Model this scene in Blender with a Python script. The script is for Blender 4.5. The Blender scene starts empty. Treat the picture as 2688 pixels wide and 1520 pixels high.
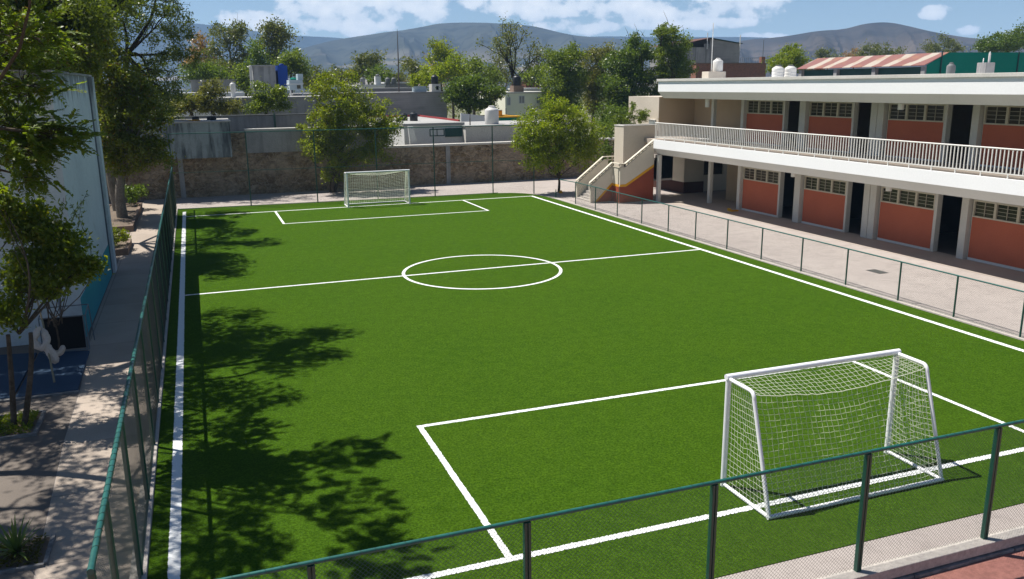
import bpy, math, random
import numpy as np
from mathutils import Matrix, Vector
S = bpy.context.scene
COL = S.collection
# ------------------------------------------------------------------ camera
CAM = np.array([0.85059133, -10.63138204, 6.91984833])
FW = np.array([0.33766147, 0.91105452, -0.23656794])
RT = np.array([0.9366898, -0.34999084, -0.01089196])
UP = np.array([0.09271978, 0.21791298, 0.9715539])
FPX = 2214.2771
cd = bpy.data.cameras.new('camera')
cam = bpy.data.objects.new('camera', cd)
COL.objects.link(cam)
cam.matrix_world = Matrix(((RT[0], UP[0], -FW[0], CAM[0]), (RT[1], UP[1], -FW[1], CAM[1]), (RT[2], UP[2], -FW[2], CAM[2]), (0, 0, 0, 1)))
cd.sensor_width = 36.0
cd.lens = 36.0 * FPX / 2688.0
cd.clip_start = 0.05
cd.clip_end = 20000
S.camera = cam
# ------------------------------------------------------------------ light
SUN = Vector((-0.405, 0.36, 1.0)).normalized()
SUN_EL = math.asin(SUN.z)
SUN_AZ = math.atan2(SUN.x, SUN.y)
ld = bpy.data.lights.new('sun', 'SUN')
ld.energy = 5.0
ld.angle = math.radians(0.5)
ld.color = (1.0, 0.955, 0.88)
sun = bpy.data.objects.new('sun', ld)
COL.objects.link(sun)
sun.rotation_euler = SUN.to_track_quat('Z', 'Y').to_euler()
S.view_settings.view_transform = 'Standard'
S.view_settings.look = 'None'
S.view_settings.exposure = 0.62
S.view_settings.gamma = 1.0
S.cycles.use_denoising = True
S.cycles.volume_bounces = 1
S.cycles.max_bounces = 8
S.cycles.transparent_max_bounces = 16

W = bpy.data.worlds.new('World')
S.world = W
W.use_nodes = True
SKY_STRENGTH = 0.060
CLOUD_STRENGTH = 0.76


def build_world():
    nt = W.node_tree
    nt.nodes.clear()
    N = nt.nodes.new
    L = nt.links.new

    def mth(op, a, b=None, c=None):
        n = N('ShaderNodeMath')
        n.operation = op
        for i, v in enumerate((a, b, c)):
            if v is None:
                continue
            if isinstance(v, (int, float)):
                n.inputs[i].default_value = v
            else:
                L(v, n.inputs[i])
        return n.outputs[0]
    out = N('ShaderNodeOutputWorld')
    sky = N('ShaderNodeTexSky')
    sky.sky_type = 'NISHITA'
    sky.sun_disc = False
    sky.sun_elevation = SUN_EL
    sky.sun_rotation = SUN_AZ
    sky.altitude = 1800
    sky.air_density = 1.0
    sky.dust_density = 0.15
    sky.ozone_density = 3.0
    bg = N('ShaderNodeBackground')
    bg.inputs[1].default_value = SKY_STRENGTH
    L(sky.outputs[0], bg.inputs[0])
    tc = N('ShaderNodeTexCoord')
    nrm = N('ShaderNodeVectorMath')
    nrm.operation = 'NORMALIZE'
    L(tc.outputs['Generated'], nrm.inputs[0])
    sp = N('ShaderNodeSeparateXYZ')
    L(nrm.outputs[0], sp.inputs[0])
    az = mth('MULTIPLY', mth('ARCTAN2', sp.outputs[0], sp.outputs[1]), 57.2958)
    el = mth('MULTIPLY', mth('ARCSINE', sp.outputs[2]), 57.2958)
    cv = N('ShaderNodeCombineXYZ')
    L(mth('MULTIPLY', az, 1.0), cv.inputs[0])
    L(mth('MULTIPLY', el, 1.35), cv.inputs[1])

    def noise(scale, detail, rough, off):
        mp = N('ShaderNodeVectorMath')
        mp.operation = 'ADD'
        L(cv.outputs[0], mp.inputs[0])
        mp.inputs[1].default_value = off
        n = N('ShaderNodeTexNoise')
        n.inputs['Scale'].default_value = scale
        n.inputs['Detail'].default_value = detail
        n.inputs['Roughness'].default_value = rough
        L(mp.outputs[0], n.inputs['Vector'])
        return n.outputs['Fac']
    n1 = noise(0.62, 7, 0.55, (3, 1, 0))
    n2 = noise(0.16, 4, 0.5, (31, 7, 2))
    # cloud banks: (azimuth, elevation, half-widths) in degrees
    blobs = [(4.5, 3.9, 2.6, .75), (10.0, 5.1, 4.2, 1.4), (14.2, 4.9, 3.0, 1.2), (9.5, 3.7, 4.0, .6), (18.5, 5.6, 3.5, 1.1),
             (22.5, 5.0, 4.0, 1.0), (27.0, 4.9, 3.4, 1.1), (30.5, 4.3, 3.6, .8), (33.5, 5.2, 3.2, 1.0), (36.0, 4.6, 1.7, .8),
             (25.0, 3.6, 3.0, .5), (32.0, 3.6, 4.5, .4), (36.5, 2.75, 1.2, .28), (46.0, 3.85, 1.0, .42), (47.9, 2.7, .7, .3), (50.5, 2.5, 1.6, .25),
             (14.5, 9.5, 9, 2.2), (35, 11, 10, 2.5), (-12, 8, 8, 2), (62, 9, 9, 2.6), (-3, 14, 12, 3)]
    tot = None
    for a, e, ra, re in blobs:
        da = mth('DIVIDE', mth('SUBTRACT', az, a), ra)
        de = mth('DIVIDE', mth('SUBTRACT', el, e), re)
        g = mth('SUBTRACT', 1.0, mth('ADD', mth('MULTIPLY', da, da), mth('MULTIPLY', de, de)))
        tot = g if tot is None else mth('SMOOTH_MAX', tot, g, 0.25)
    tot = mth('MAXIMUM', tot, -1.2)
    dens = mth('ADD', mth('MULTIPLY', tot, 0.55), mth('ADD', mth('MULTIPLY', mth('SUBTRACT', n1, 0.5), 2.6), mth('MULTIPLY', mth('SUBTRACT', n2, 0.5), 1.2)))
    mr = N('ShaderNodeMapRange')
    mr.interpolation_type = 'SMOOTHSTEP'
    L(dens, mr.inputs[0])
    mr.inputs[1].default_value = -0.05
    mr.inputs[2].default_value = 0.36
    fac = mr.outputs[0]
    n3 = noise(0.8, 5, 0.55, (5, 3, 9))
    shade = N('ShaderNodeMapRange')
    L(mth('ADD', mth('MULTIPLY', n3, 0.6), mth('MULTIPLY', dens, 0.5)), shade.inputs[0])
    shade.inputs[1].default_value = 0.2
    shade.inputs[2].default_value = 0.9
    cm = N('ShaderNodeMix')
    cm.data_type = 'RGBA'
    L(shade.outputs[0], cm.inputs[0])
    cm.inputs[6].default_value = (0.60, 0.68, 0.78, 1)
    cm.inputs[7].default_value = (1.0, 1.0, 1.0, 1)
    bc = N('ShaderNodeBackground')
    bc.inputs[1].default_value = CLOUD_STRENGTH
    L(cm.outputs[2], bc.inputs[0])
    ms = N('ShaderNodeMixShader')
    L(mth('MULTIPLY', fac, 0.9), ms.inputs[0])
    L(bg.outputs[0], ms.inputs[1])
    L(bc.outputs[0], ms.inputs[2])
    L(ms.outputs[0], out.inputs[0])


build_world()


# ------------------------------------------------------------------ surveying helpers
def ray(u, v):
    return FW + RT * (u - 1344) / FPX - UP * (v - 760) / FPX


def at(u, v, Y):
    d = ray(u, v)
    return CAM + d * (Y - CAM[1]) / d[1]


# ------------------------------------------------------------------ materials
def node_mat(name):
    m = bpy.data.materials.new(name)
    m.use_nodes = True
    nt = m.node_tree
    nt.nodes.clear()
    return m, nt


class NB:
    """small node builder"""
    def __init__(s, name):
        s.m, s.nt = node_mat(name)
        s.N = s.nt.nodes.new
        s.L = s.nt.links.new
        s.out = s.N('ShaderNodeOutputMaterial')
        g = s.N('ShaderNodeNewGeometry')
        s.pos = g.outputs['Position']
        s.rnd = g.outputs['Random Per Island']

    def put(s, sock, v):
        if isinstance(v, (int, float)):
            sock.default_value = v
        elif isinstance(v, tuple):
            sock.default_value = v if len(v) != 3 or sock.type == 'VECTOR' else v + (1,)
        else:
            s.L(v, sock)

    def math(s, op, a, b=None, c=None):
        n = s.N('ShaderNodeMath')
        n.operation = op
        for i, v in enumerate((a, b, c)):
            if v is not None:
                s.put(n.inputs[i], v)
        return n.outputs[0]

    def scale(s, vec, sc, off=(0, 0, 0)):
        n = s.N('ShaderNodeMapping')
        s.L(vec, n.inputs[0])
        n.inputs['Scale'].default_value = sc
        n.inputs['Location'].default_value = off
        return n.outputs[0]

    def noise(s, scale, detail=4, rough=.55, vec=None, dist=0):
        n = s.N('ShaderNodeTexNoise')
        s.L(vec if vec is not None else s.pos, n.inputs['Vector'])
        n.inputs['Scale'].default_value = scale
        n.inputs['Detail'].default_value = detail
        n.inputs['Roughness'].default_value = rough
        n.inputs['Distortion'].default_value = dist
        return n.outputs['Fac']

    def rng(s, v, a, b, c=0., d=1.):
        n = s.N('ShaderNodeMapRange')
        s.put(n.inputs[0], v)
        for i, x in enumerate((a, b, c, d)):
            n.inputs[i + 1].default_value = x
        return n.outputs[0]

    def mix(s, f, a, b, mode='MIX'):
        n = s.N('ShaderNodeMix')
        n.data_type = 'RGBA'
        n.blend_type = mode
        s.put(n.inputs[0], f)
        s.put(n.inputs[6], a)
        s.put(n.inputs[7], b)
        return n.outputs[2]

    def sep(s, v):
        n = s.N('ShaderNodeSeparateXYZ')
        s.L(v, n.inputs[0])
        return n.outputs

    def bump(s, h, strength, dist=.02):
        n = s.N('ShaderNodeBump')
        n.inputs['Strength'].default_value = strength
        n.inputs['Distance'].default_value = dist
        s.L(h, n.inputs['Height'])
        return n.outputs[0]

    def done(s, col, rough=.8, spec=.3, metal=0., nrm=None):
        p = s.N('ShaderNodeBsdfPrincipled')
        s.put(p.inputs['Base Color'], col)
        s.put(p.inputs['Roughness'], rough)
        p.inputs['Specular IOR Level'].default_value = spec
        p.inputs['Metallic'].default_value = metal
        if nrm is not None:
            s.L(nrm, p.inputs['Normal'])
        s.L(p.outputs[0], s.out.inputs[0])
        s.p = p
        return s.m


def plain(name, c, c2=None, scale=2.0, rough=.8, spec=.3, bump=.0, fine=25., metal=0., streak=None, streak_amt=.6, grime=.12):
    """paint / concrete / metal: two tones in soft patches, fine speckle, optional vertical rain streaks"""
    b = NB(name)
    if c2 is None:
        c2 = tuple(x * .86 for x in c)
    col = b.mix(b.rng(b.noise(scale, 6, .6), .3, .7), c, c2)
    f = b.noise(fine, 3, .6)
    col = b.mix(grime, col, b.mix(b.rng(f, .35, .65), (0.25, .25, .25), (1, 1, 1)), 'MULTIPLY')
    if streak:
        st = b.noise(1.0, 5, .6, b.scale(b.pos, (2.6, 2.6, .22)))
        pt = b.noise(.6, 3, .5)
        col = b.mix(b.math('MULTIPLY', b.rng(b.math('ADD', b.math('MULTIPLY', st, .7), b.math('MULTIPLY', pt, .3)), .47, .62), streak_amt), col, streak)
    nrm = b.bump(f, bump) if bump else None
    return b.done(col, rough, spec, metal, nrm)


def leaf_mat(name, dark, light, tint=None, trans=.45):
    b = NB(name)
    big = b.noise(.55, 3, .6)
    f = b.math('ADD', b.math('MULTIPLY', b.rnd, .6), b.math('MULTIPLY', b.rng(big, .3, .7), .4))
    col = b.mix(f, dark, light)
    if tint:
        col = b.mix(b.rng(b.rnd, .9, .95), col, tint)
    b.done(col, .38, .32)
    tr = b.N('ShaderNodeBsdfTranslucent')
    b.L(b.mix(1.0, col, (1.5, 1.5, .42), 'MULTIPLY'), tr.inputs[0])
    ms = b.N('ShaderNodeMixShader')
    ms.inputs[0].default_value = trans
    b.L(b.p.outputs[0], ms.inputs[1])
    b.L(tr.outputs[0], ms.inputs[2])
    b.L(ms.outputs[0], b.out.inputs[0])
    return b.m


def turf_mat():
    b = NB('artificial_turf')
    big = b.noise(.35, 4, .6)
    mid = b.noise(3.0, 4, .65)
    fine = b.noise(26., 4, .75)
    fib = b.noise(60., 3, .8, b.scale(b.pos, (1, .55, 1)))
    col = b.mix(b.rng(mid, .3, .7), (.041, .096, .0048), (.059, .125, .0070))
    col = b.mix(b.math('MULTIPLY', b.rng(big, .35, .7), .35), col, (.068, .130, .007))
    col = b.mix(b.rng(fine, .40, .68), b.mix(1.0, col, (.52, .57, .52), 'MULTIPLY'), b.mix(1.0, col, (1.38, 1.32, 1.38), 'MULTIPLY'))
    col = b.mix(b.math('MULTIPLY', b.rng(fib, .62, .74), .5), col, (.16, .24, .05))
    h = b.math('ADD', b.math('MULTIPLY', fine, .6), fib)
    return b.done(col, .9, .03, 0, b.bump(h, .9, .03))


def line_mat():
    b = NB('white_turf_line')
    f = b.noise(60., 4, .8)
    col = b.mix(b.rng(f, .35, .55), (.56, .58, .58), (.80, .81, .80))
    col = b.mix(b.math('MULTIPLY', b.rng(b.noise(140., 2, .6), .66, .72), .55), col, (.2, .3, .15))
    return b.done(col, .8, .2, 0, b.bump(f, .5, .02))


def paving_mat(name, a, c, joints=True):
    b = NB(name)
    big = b.noise(.25, 5, .6)
    mid = b.noise(1.6, 6, .65, dist=.4)
    f = b.noise(40., 3, .7)
    col = b.mix(b.rng(big, .3, .7), a, c)
    col = b.mix(b.math('MULTIPLY', b.rng(mid, .48, .70), .5), col, tuple(x * .72 for x in c))
    col = b.mix(.35, col, b.mix(b.rng(f, .35, .65), (.55, .55, .55), (1, 1, 1)), 'MULTIPLY')
    if joints:
        v = b.N('ShaderNodeTexVoronoi')
        v.feature = 'DISTANCE_TO_EDGE'
        v.inputs['Scale'].default_value = 7.0
        b.L(b.pos, v.inputs['Vector'])
        j = b.rng(v.outputs[0], .0, .05)
        col = b.mix(.22, col, b.mix(j, (.45, .42, .4), (1, 1, 1)), 'MULTIPLY')
    return b.done(col, .85, .2, 0, b.bump(f, .25))


def slab_mat(name, a, c, size):
    """cast concrete flags with joints"""
    b = NB(name)
    x, y, z = b.sep(b.pos)
    big = b.noise(.5, 5, .6)
    f = b.noise(30., 4, .7)
    col = b.mix(b.rng(big, .3, .7), a, c)
    cell = b.N('ShaderNodeTexWhiteNoise')
    cx = b.N('ShaderNodeCombineXYZ')
    b.L(b.math('FLOOR', b.math('DIVIDE', x, size)), cx.inputs[0])
    b.L(b.math('FLOOR', b.math('DIVIDE', y, size)), cx.inputs[1])
    b.L(cx.outputs[0], cell.inputs['Vector'])
    col = b.mix(b.math('MULTIPLY', cell.outputs['Value'], .3), col, tuple(q * .6 for q in c))
    jx = b.math('PINGPONG', x, size / 2)
    jy = b.math('PINGPONG', y, size / 2)
    j = b.math('MINIMUM', jx, jy)
    col = b.mix(b.rng(j, .0, .018, .75, 0.), col, (.10, .09, .08))
    col = b.mix(.3, col, b.mix(b.rng(f, .35, .65), (.5, .5, .5), (1, 1, 1)), 'MULTIPLY')
    return b.done(col, .85, .2, 0, b.bump(f, .3))


def stone_mat():
    b = NB('rubble_stone')
    w = b.N('ShaderNodeTexNoise')
    w.inputs['Scale'].default_value = 1.3
    b.L(b.pos, w.inputs['Vector'])
    off = b.N('ShaderNodeVectorMath')
    off.operation = 'MULTIPLY_ADD'
    b.L(w.outputs['Color'], off.inputs[0])
    off.inputs[1].default_value = (.9, .0, .75)
    b.L(b.scale(b.pos, (1.0, .2, 1.45)), off.inputs[2])
    v = b.N('ShaderNodeTexVoronoi')
    v.feature = 'DISTANCE_TO_EDGE'
    v.inputs['Scale'].default_value = 2.7
    b.L(off.outputs[0], v.inputs['Vector'])
    c = b.N('ShaderNodeTexVoronoi')
    c.inputs['Scale'].default_value = 2.7
    b.L(off.outputs[0], c.inputs['Vector'])
    hs = b.sep(c.outputs['Color'])
    col = b.mix(hs[0], (.23, .165, .105), (.50, .39, .275))
    col = b.mix(b.math('MULTIPLY', b.rng(hs[1], .6, .9), .6), col, (.34, .24, .13))
    f = b.noise(6., 6, .7)
    col = b.mix(b.rng(f, .35, .7), b.mix(1.0, col, (.36, .33, .30), 'MULTIPLY'), col)
    big = b.noise(.7, 4, .6)
    plaster = b.rng(big, .45, .6)
    mort = b.math('MAXIMUM', b.rng(v.outputs[0], .0, .05, .75, 0.), b.math('MULTIPLY', plaster, .5))
    col = b.mix(mort, col, (.42, .35, .27))
    gap = b.math('MULTIPLY', b.rng(v.outputs[0], .0, .022, 1., 0.), b.rng(b.noise(1.1, 3, .6), .48, .6))
    col = b.mix(gap, col, (.045, .035, .028))
    h = b.math('ADD', b.rng(v.outputs[0], 0., .12), b.math('MULTIPLY', f, .5))
    return b.done(col, .9, .15, 0, b.bump(h, .8, .06))


def brick_mat():
    b = NB('red_brick')
    t = b.N('ShaderNodeTexBrick')
    sw = b.sep(b.pos)
    cb = b.N('ShaderNodeCombineXYZ')
    b.L(b.math('ADD', sw[0], sw[1]), cb.inputs[0])
    b.L(sw[2], cb.inputs[1])
    b.L(cb.outputs[0], t.inputs['Vector'])
    t.inputs['Color1'].default_value = (.30, .10, .055, 1)
    t.inputs['Color2'].default_value = (.20, .07, .045, 1)
    t.inputs['Mortar'].default_value = (.30, .22, .18, 1)
    t.inputs['Scale'].default_value = 2.2
    t.inputs['Mortar Size'].default_value = .03
    return b.done(t.outputs[0], .9, .15)


def block_mat():
    b = NB('grey_block_render')
    sw = b.sep(b.pos)
    big = b.noise(.35, 5, .6)
    st = b.noise(1.0, 5, .6, b.scale(b.pos, (.25, .25, 1.6)))
    col = b.mix(b.rng(big, .3, .7), (.36, .345, .33), (.25, .24, .235))
    col = b.mix(b.math('MULTIPLY', b.rng(st, .5, .68), .55), col, (.13, .13, .135))
    jz = b.math('PINGPONG', sw[2], .1)
    col = b.mix(b.rng(jz, 0., .012, .35, 0.), col, (.13, .125, .12))
    return b.done(col, .9, .15)


def hill_mat(name, base, tan, amt):
    b = NB(name)
    n = b.noise(.006, 8, .65)
    g = b.noise(.022, 6, .65)
    band = b.noise(.004, 5, .55, b.scale(b.pos, (1, .5, 14)))
    col = b.mix(b.rng(n, .3, .7), base, tuple(x * .4 for x in base))
    col = b.mix(b.math('MULTIPLY', b.rng(g, .50, .60), .75), col, tuple(x * .3 for x in base))
    z = b.sep(b.pos)[2]
    low = b.rng(z, 10., 70., 1., 0.)
    col = b.mix(b.math('MULTIPLY', b.math('MULTIPLY', b.rng(band, .50, .54), amt), low), col, tan)
    return b.done(col, .95, .05)


def sheet_roof_mat():
    b = NB('weathered_roof_sheets')
    y = b.sep(b.pos)[1]
    # alternate sheets of rusted red and bare cream metal down the length of the shed
    q = b.math('ADD', b.math('DIVIDE', y, 2.1), b.math('MULTIPLY', b.noise(.33, 2), .9))
    fr = b.math('FRACT', q)
    cream = b.math('LESS_THAN', fr, .38)
    col = b.mix(cream, (.225, .10, .085), (.40, .345, .285))
    col = b.mix(b.math('MULTIPLY', b.rng(b.noise(.8, 5, .7), .52, .66), .6), col, (.33, .17, .08))
    wv = b.math('PINGPONG', y, .045)
    return b.done(col, .6, .3, 0, b.bump(wv, .5, .05))


M = {}
M['turf'] = turf_mat()
M['line'] = line_mat()
M['pave'] = paving_mat('pale_paving', (.44, .39, .36), (.37, .325, .30))
M['walk'] = plain('smooth_walkway_concrete', (.43, .37, .315), (.37, .315, .27), .6, .75, .25, .1, 30)
M['path'] = slab_mat('worn_path_concrete', (.46, .385, .32), (.36, .30, .245), 2.4)
M['soil'] = paving_mat('packed_earth', (.20, .155, .115), (.13, .10, .075), False)
M['ground'] = paving_mat('dry_ground', (.20, .18, .12), (.13, .14, .07), False)
M['track'] = plain('red_court_paint', (.40, .175, .14), (.33, .145, .12), .9, .8, .25, .15, 12, grime=.35)
M['kerb'] = plain('kerb_concrete', (.52, .47, .42), (.40, .37, .34), 1.4, .9, .2, .3, 18, grime=.3)
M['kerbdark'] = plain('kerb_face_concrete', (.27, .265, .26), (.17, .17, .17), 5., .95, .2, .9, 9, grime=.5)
M['white'] = plain('white_wall_paint', (.86, .86, .86), (.83, .83, .835), .5, .75, .25, .05, 12, grime=.04)
M['soffit'] = plain('pale_grey_paint', (.70, .695, .68), (.64, .635, .62), .5, .75, .25, .05, 12, grime=.05)
M['cream'] = plain('cream_paint', (.66, .60, .49), (.58, .53, .43), .7, .75, .25, .08, 14, grime=.08)
M['beige'] = plain('beige_render', (.62, .545, .45), (.55, .48, .395), .5, .85, .2, .15, 16, grime=.10)
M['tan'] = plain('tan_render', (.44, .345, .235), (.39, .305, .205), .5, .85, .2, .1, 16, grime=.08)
M['column'] = plain('column_paint', (.64, .615, .55), (.57, .55, .50), .8, .75, .25, .05, 14, grime=.08)
M['orange'] = plain('brick_red_paint', (.50, .135, .070), (.44, .115, .060), .7, .7, .25, .08, 18, grime=.10)
M['dado'] = plain('deep_red_paint', (.30, .072, .036), (.25, .06, .032), .8, .7, .25, .08, 18, grime=.10)
M['yellow'] = plain('ochre_stripe_paint', (.70, .36, .018), (.62, .30, .015), 1, .7, .25)
M['frame'] = plain('cream_window_paint', (.62, .565, .44), (.55, .50, .40), 2, .6, .3)
M['bar'] = plain('window_bar_paint', (.42, .38, .30), (.36, .33, .26), 2, .6, .3)
M['glass'] = plain('dark_window_glass', (.016, .016, .014), (.085, .072, .05), 1.1, .12, .5, grime=0)
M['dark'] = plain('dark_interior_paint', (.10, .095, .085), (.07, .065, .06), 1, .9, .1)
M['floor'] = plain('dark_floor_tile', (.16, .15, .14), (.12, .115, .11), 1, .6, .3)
M['floorpale'] = plain('walkway_tile', (.27, .235, .20), (.22, .19, .165), 1, .7, .25)
M['maroon'] = plain('maroon_wainscot', (.085, .035, .026), (.065, .028, .022), 1, .8, .2)
M['rail'] = plain('white_rail_enamel', (.78, .76, .72), (.70, .68, .64), 3, .45, .4, grime=.05)
M['goal'] = plain('white_goal_enamel', (.84, .84, .86), (.79, .79, .80), 2, .35, .5, grime=.05)
M['net'] = plain('white_net_cord', (.84, .85, .74), (.76, .78, .66), 4, .8, .2)
def cord_mat():
    b = NB('white_net_cord')
    col = b.mix(b.noise(4., 3), (.88, .89, .80), (.80, .82, .72))
    b.done(col, .8, .1)
    tr = b.N('ShaderNodeBsdfTranslucent')
    b.put(tr.inputs[0], col)
    ms = b.N('ShaderNodeMixShader')
    ms.inputs[0].default_value = .55
    b.L(b.p.outputs[0], ms.inputs[1])
    b.L(tr.outputs[0], ms.inputs[2])
    b.L(ms.outputs[0], b.out.inputs[0])
    return b.m


M['net'] = cord_mat()
M['green'] = plain('green_fence_enamel', (.012, .085, .058), (.010, .062, .046), 3, .38, .5, grime=.15)
M['railgreen'] = plain('faded_green_rail', (.016, .125, .105), (.012, .085, .075), 5, .4, .5, grime=.25)
M['wire'] = plain('plastic_coated_wire', (.030, .055, .045), (.05, .075, .065), 6, .35, .6)
M['wirelight'] = plain('galvanised_wire', (.30, .30, .27), (.16, .18, .16), 6, .35, .7, metal=.3)
M['wireglint'] = plain('worn_coated_wire', (.022, .045, .038), (.075, .088, .08), 9, .3, .7, metal=.2)
M['stone'] = stone_mat()
M['coping'] = plain('pale_coping_mortar', (.64, .615, .57), (.54, .52, .48), .8, .85, .2, .2, 12, grime=.15)
M['plaster'] = plain('grey_plaster', (.36, .355, .35), (.28, .28, .28), .6, .9, .15, .2, 10, streak=(.14, .14, .145), streak_amt=.45)
M['bluegrey'] = plain('stained_blue_grey_render', (.30, .35, .375), (.24, .285, .31), .6, .9, .15, .2, 10, streak=(.045, .055, .065), streak_amt=.9)
M['bluewall'] = plain('pale_blue_white_paint', (.62, .70, .76), (.54, .62, .68), .35, .8, .2, .15, 9, streak=(.26, .28, .29), streak_amt=.35, grime=.15)
def stained_wall():
    b = NB('stained_pale_blue_wall')
    z = b.sep(b.pos)[2]
    col = b.mix(b.rng(b.noise(.45, 5, .6), .3, .7), (.66, .71, .74), (.55, .60, .64))
    blot = b.rng(b.noise(.8, 6, .7), .56, .70)
    col = b.mix(b.math('MULTIPLY', blot, .45), col, (.40, .40, .39))
    drip = b.noise(1.0, 5, .6, b.scale(b.pos, (3.2, 3.2, .25)))
    low = b.rng(z, 5.7, 7.3, -.25, .16)
    f = b.rng(b.math('ADD', drip, low), .52, .64)
    col = b.mix(b.math('MULTIPLY', f, .8), col, (.17, .18, .19))
    fine = b.noise(12., 4, .65)
    col = b.mix(.2, col, b.mix(b.rng(fine, .35, .65), (.4, .4, .4), (1, 1, 1)), 'MULTIPLY')
    return b.done(col, .85, .15, 0, b.bump(fine, .2))


M['bluewall'] = stained_wall()
M['teal'] = plain('teal_paint', (.030, .30, .36), (.025, .25, .31), .6, .75, .25, grime=.12)
M['block'] = block_mat()
M['brick'] = brick_mat()
M['roofgrey'] = plain('pale_roof_screed', (.42, .415, .40), (.33, .325, .315), .3, .9, .15, grime=.2)
M['housewhite'] = plain('whitewash', (.72, .72, .71), (.60, .60, .59), .4, .85, .2, grime=.1)
M['houseblue'] = plain('pale_blue_house_paint', (.42, .50, .54), (.36, .43, .47), .6, .85, .2, grime=.1)
M['housecream'] = plain('pale_yellow_house_paint', (.84, .83, .66), (.79, .78, .62), .5, .85, .2, grime=.06)
M['concrete'] = plain('raw_concrete', (.42, .41, .395), (.27, .265, .26), .5, .95, .15, .2, 8, streak=(.08, .08, .085), streak_amt=.55)
M['tarp'] = plain('blue_tarpaulin', (.010, .060, .32), (.008, .05, .27), .8, .6, .3)
M['tankblack'] = plain('black_tank_plastic', (.016, .018, .022), (.022, .024, .028), 3, .45, .4)
M['tankwhite'] = plain('white_tank_plastic', (.70, .68, .64), (.62, .60, .57), 3, .5, .35)
M['tankgrey'] = plain('grey_tank_plastic', (.11, .12, .12), (.16, .165, .165), 3, .6, .3)
M['mesh'] = plain('green_shade_net', (.004, .23, .165), (.004, .19, .14), .35, .8, .15, grime=.1)
M['shutter'] = plain('dark_green_shutter', (.020, .075, .065), (.016, .06, .052), 2, .6, .3)
M['sheetroof'] = sheet_roof_mat()
M['rust'] = plain('rusty_sheet', (.16, .085, .07), (.11, .06, .05), 1, .8, .2)
M['redtrim'] = plain('red_roof_trim', (.32, .05, .05), (.26, .04, .04), 1, .8, .2)
M['bluemat'] = plain('dark_blue_mat', (.030, .068, .125), (.024, .055, .10), .8, .75, .25, grime=.2)
M['iron'] = plain('grey_iron_frame', (.16, .19, .22), (.12, .14, .17), 3, .5, .4)
M['panel'] = plain('black_panel', (.008, .009, .010), (.006, .007, .008), 2, .7, .2)
M['wood'] = plain('weathered_pole', (.30, .26, .18), (.22, .19, .13), 6, .8, .2)
M['cloth'] = plain('grubby_white_cloth', (.60, .54, .50), (.48, .42, .39), 8, .9, .1)
M['bark'] = plain('grey_brown_bark', (.13, .105, .08), (.07, .055, .042), 5, .95, .1, .8, 14, grime=.5)
M['palebark'] = plain('pale_grey_bark', (.30, .265, .22), (.19, .165, .135), 4, .95, .1, .6, 14, grime=.5)
M['darkbark'] = plain('dark_bark', (.035, .028, .022), (.022, .018, .014), 5, .95, .1, .6, 14)
M['mast'] = plain('rusty_mast', (.10, .08, .075), (.07, .055, .05), 3, .7, .3)
M['grille'] = plain('dark_drain_grating', (.05, .05, .048), (.09, .088, .085), 12, .7, .3)
M['terracotta'] = plain('planter_brick', (.26, .19, .15), (.19, .14, .11), 3, .9, .15, grime=.3)
def L_(n, a, c, t=None, tr=.45, k=1.75):
    return leaf_mat(n, (a[0] * k * 1.2, a[1] * k, a[2] * k * .8), (c[0] * k * 1.2, c[1] * k, c[2] * k * .8), t, tr)


M['l_near'] = L_('bright_serrated_leaves', (.030, .062, .012), (.105, .165, .022), (.16, .15, .03), .5)
M['l_near2'] = L_('broad_garden_leaves', (.022, .050, .008), (.110, .165, .016), (.20, .20, .02), .5)
M['l_dark'] = L_('dark_canopy_leaves', (.021, .042, .010), (.075, .112, .020), None, .4)
M['l_fruit'] = L_('glossy_olive_leaves', (.026, .048, .008), (.110, .150, .020), (.16, .10, .02), .4)
M['l_yellow'] = L_('yellowing_leaves', (.045, .078, .012), (.122, .172, .022), (.20, .18, .02), .52)
M['l_round'] = L_('fresh_green_leaves', (.040, .080, .010), (.138, .195, .020), (.21, .21, .02), .52)
M['l_mid'] = L_('mid_green_leaves', (.030, .062, .013), (.100, .150, .030), None, .4)
M['l_deep'] = L_('deep_green_leaves', (.020, .048, .011), (.078, .130, .026), None, .4)
M['l_bush'] = L_('dusty_bush_leaves', (.045, .062, .026), (.115, .135, .055), None, .4)
M['l_brown'] = L_('dry_brown_leaves', (.10, .075, .045), (.17, .125, .08), None, .35)
M['l_far'] = L_('far_tree_leaves', (.035, .055, .022), (.085, .110, .040), None, .35)
M['l_agave'] = L_('stiff_green_blades', (.035, .075, .022), (.090, .150, .045), None, .3)
M['l_ground'] = L_('ground_cover_leaves', (.035, .075, .010), (.120, .165, .018), None, .4)
M['hill_far'] = hill_mat('distant_ridge_scrub', (.035, .045, .045), (.20, .17, .13), .3)
M['hill'] = hill_mat('mesa_scrub', (.058, .062, .050), (.36, .30, .24), .55)
M['hill_red'] = hill_mat('reddish_scrub_hill', (.066, .054, .044), (.30, .23, .18), .4)


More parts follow.
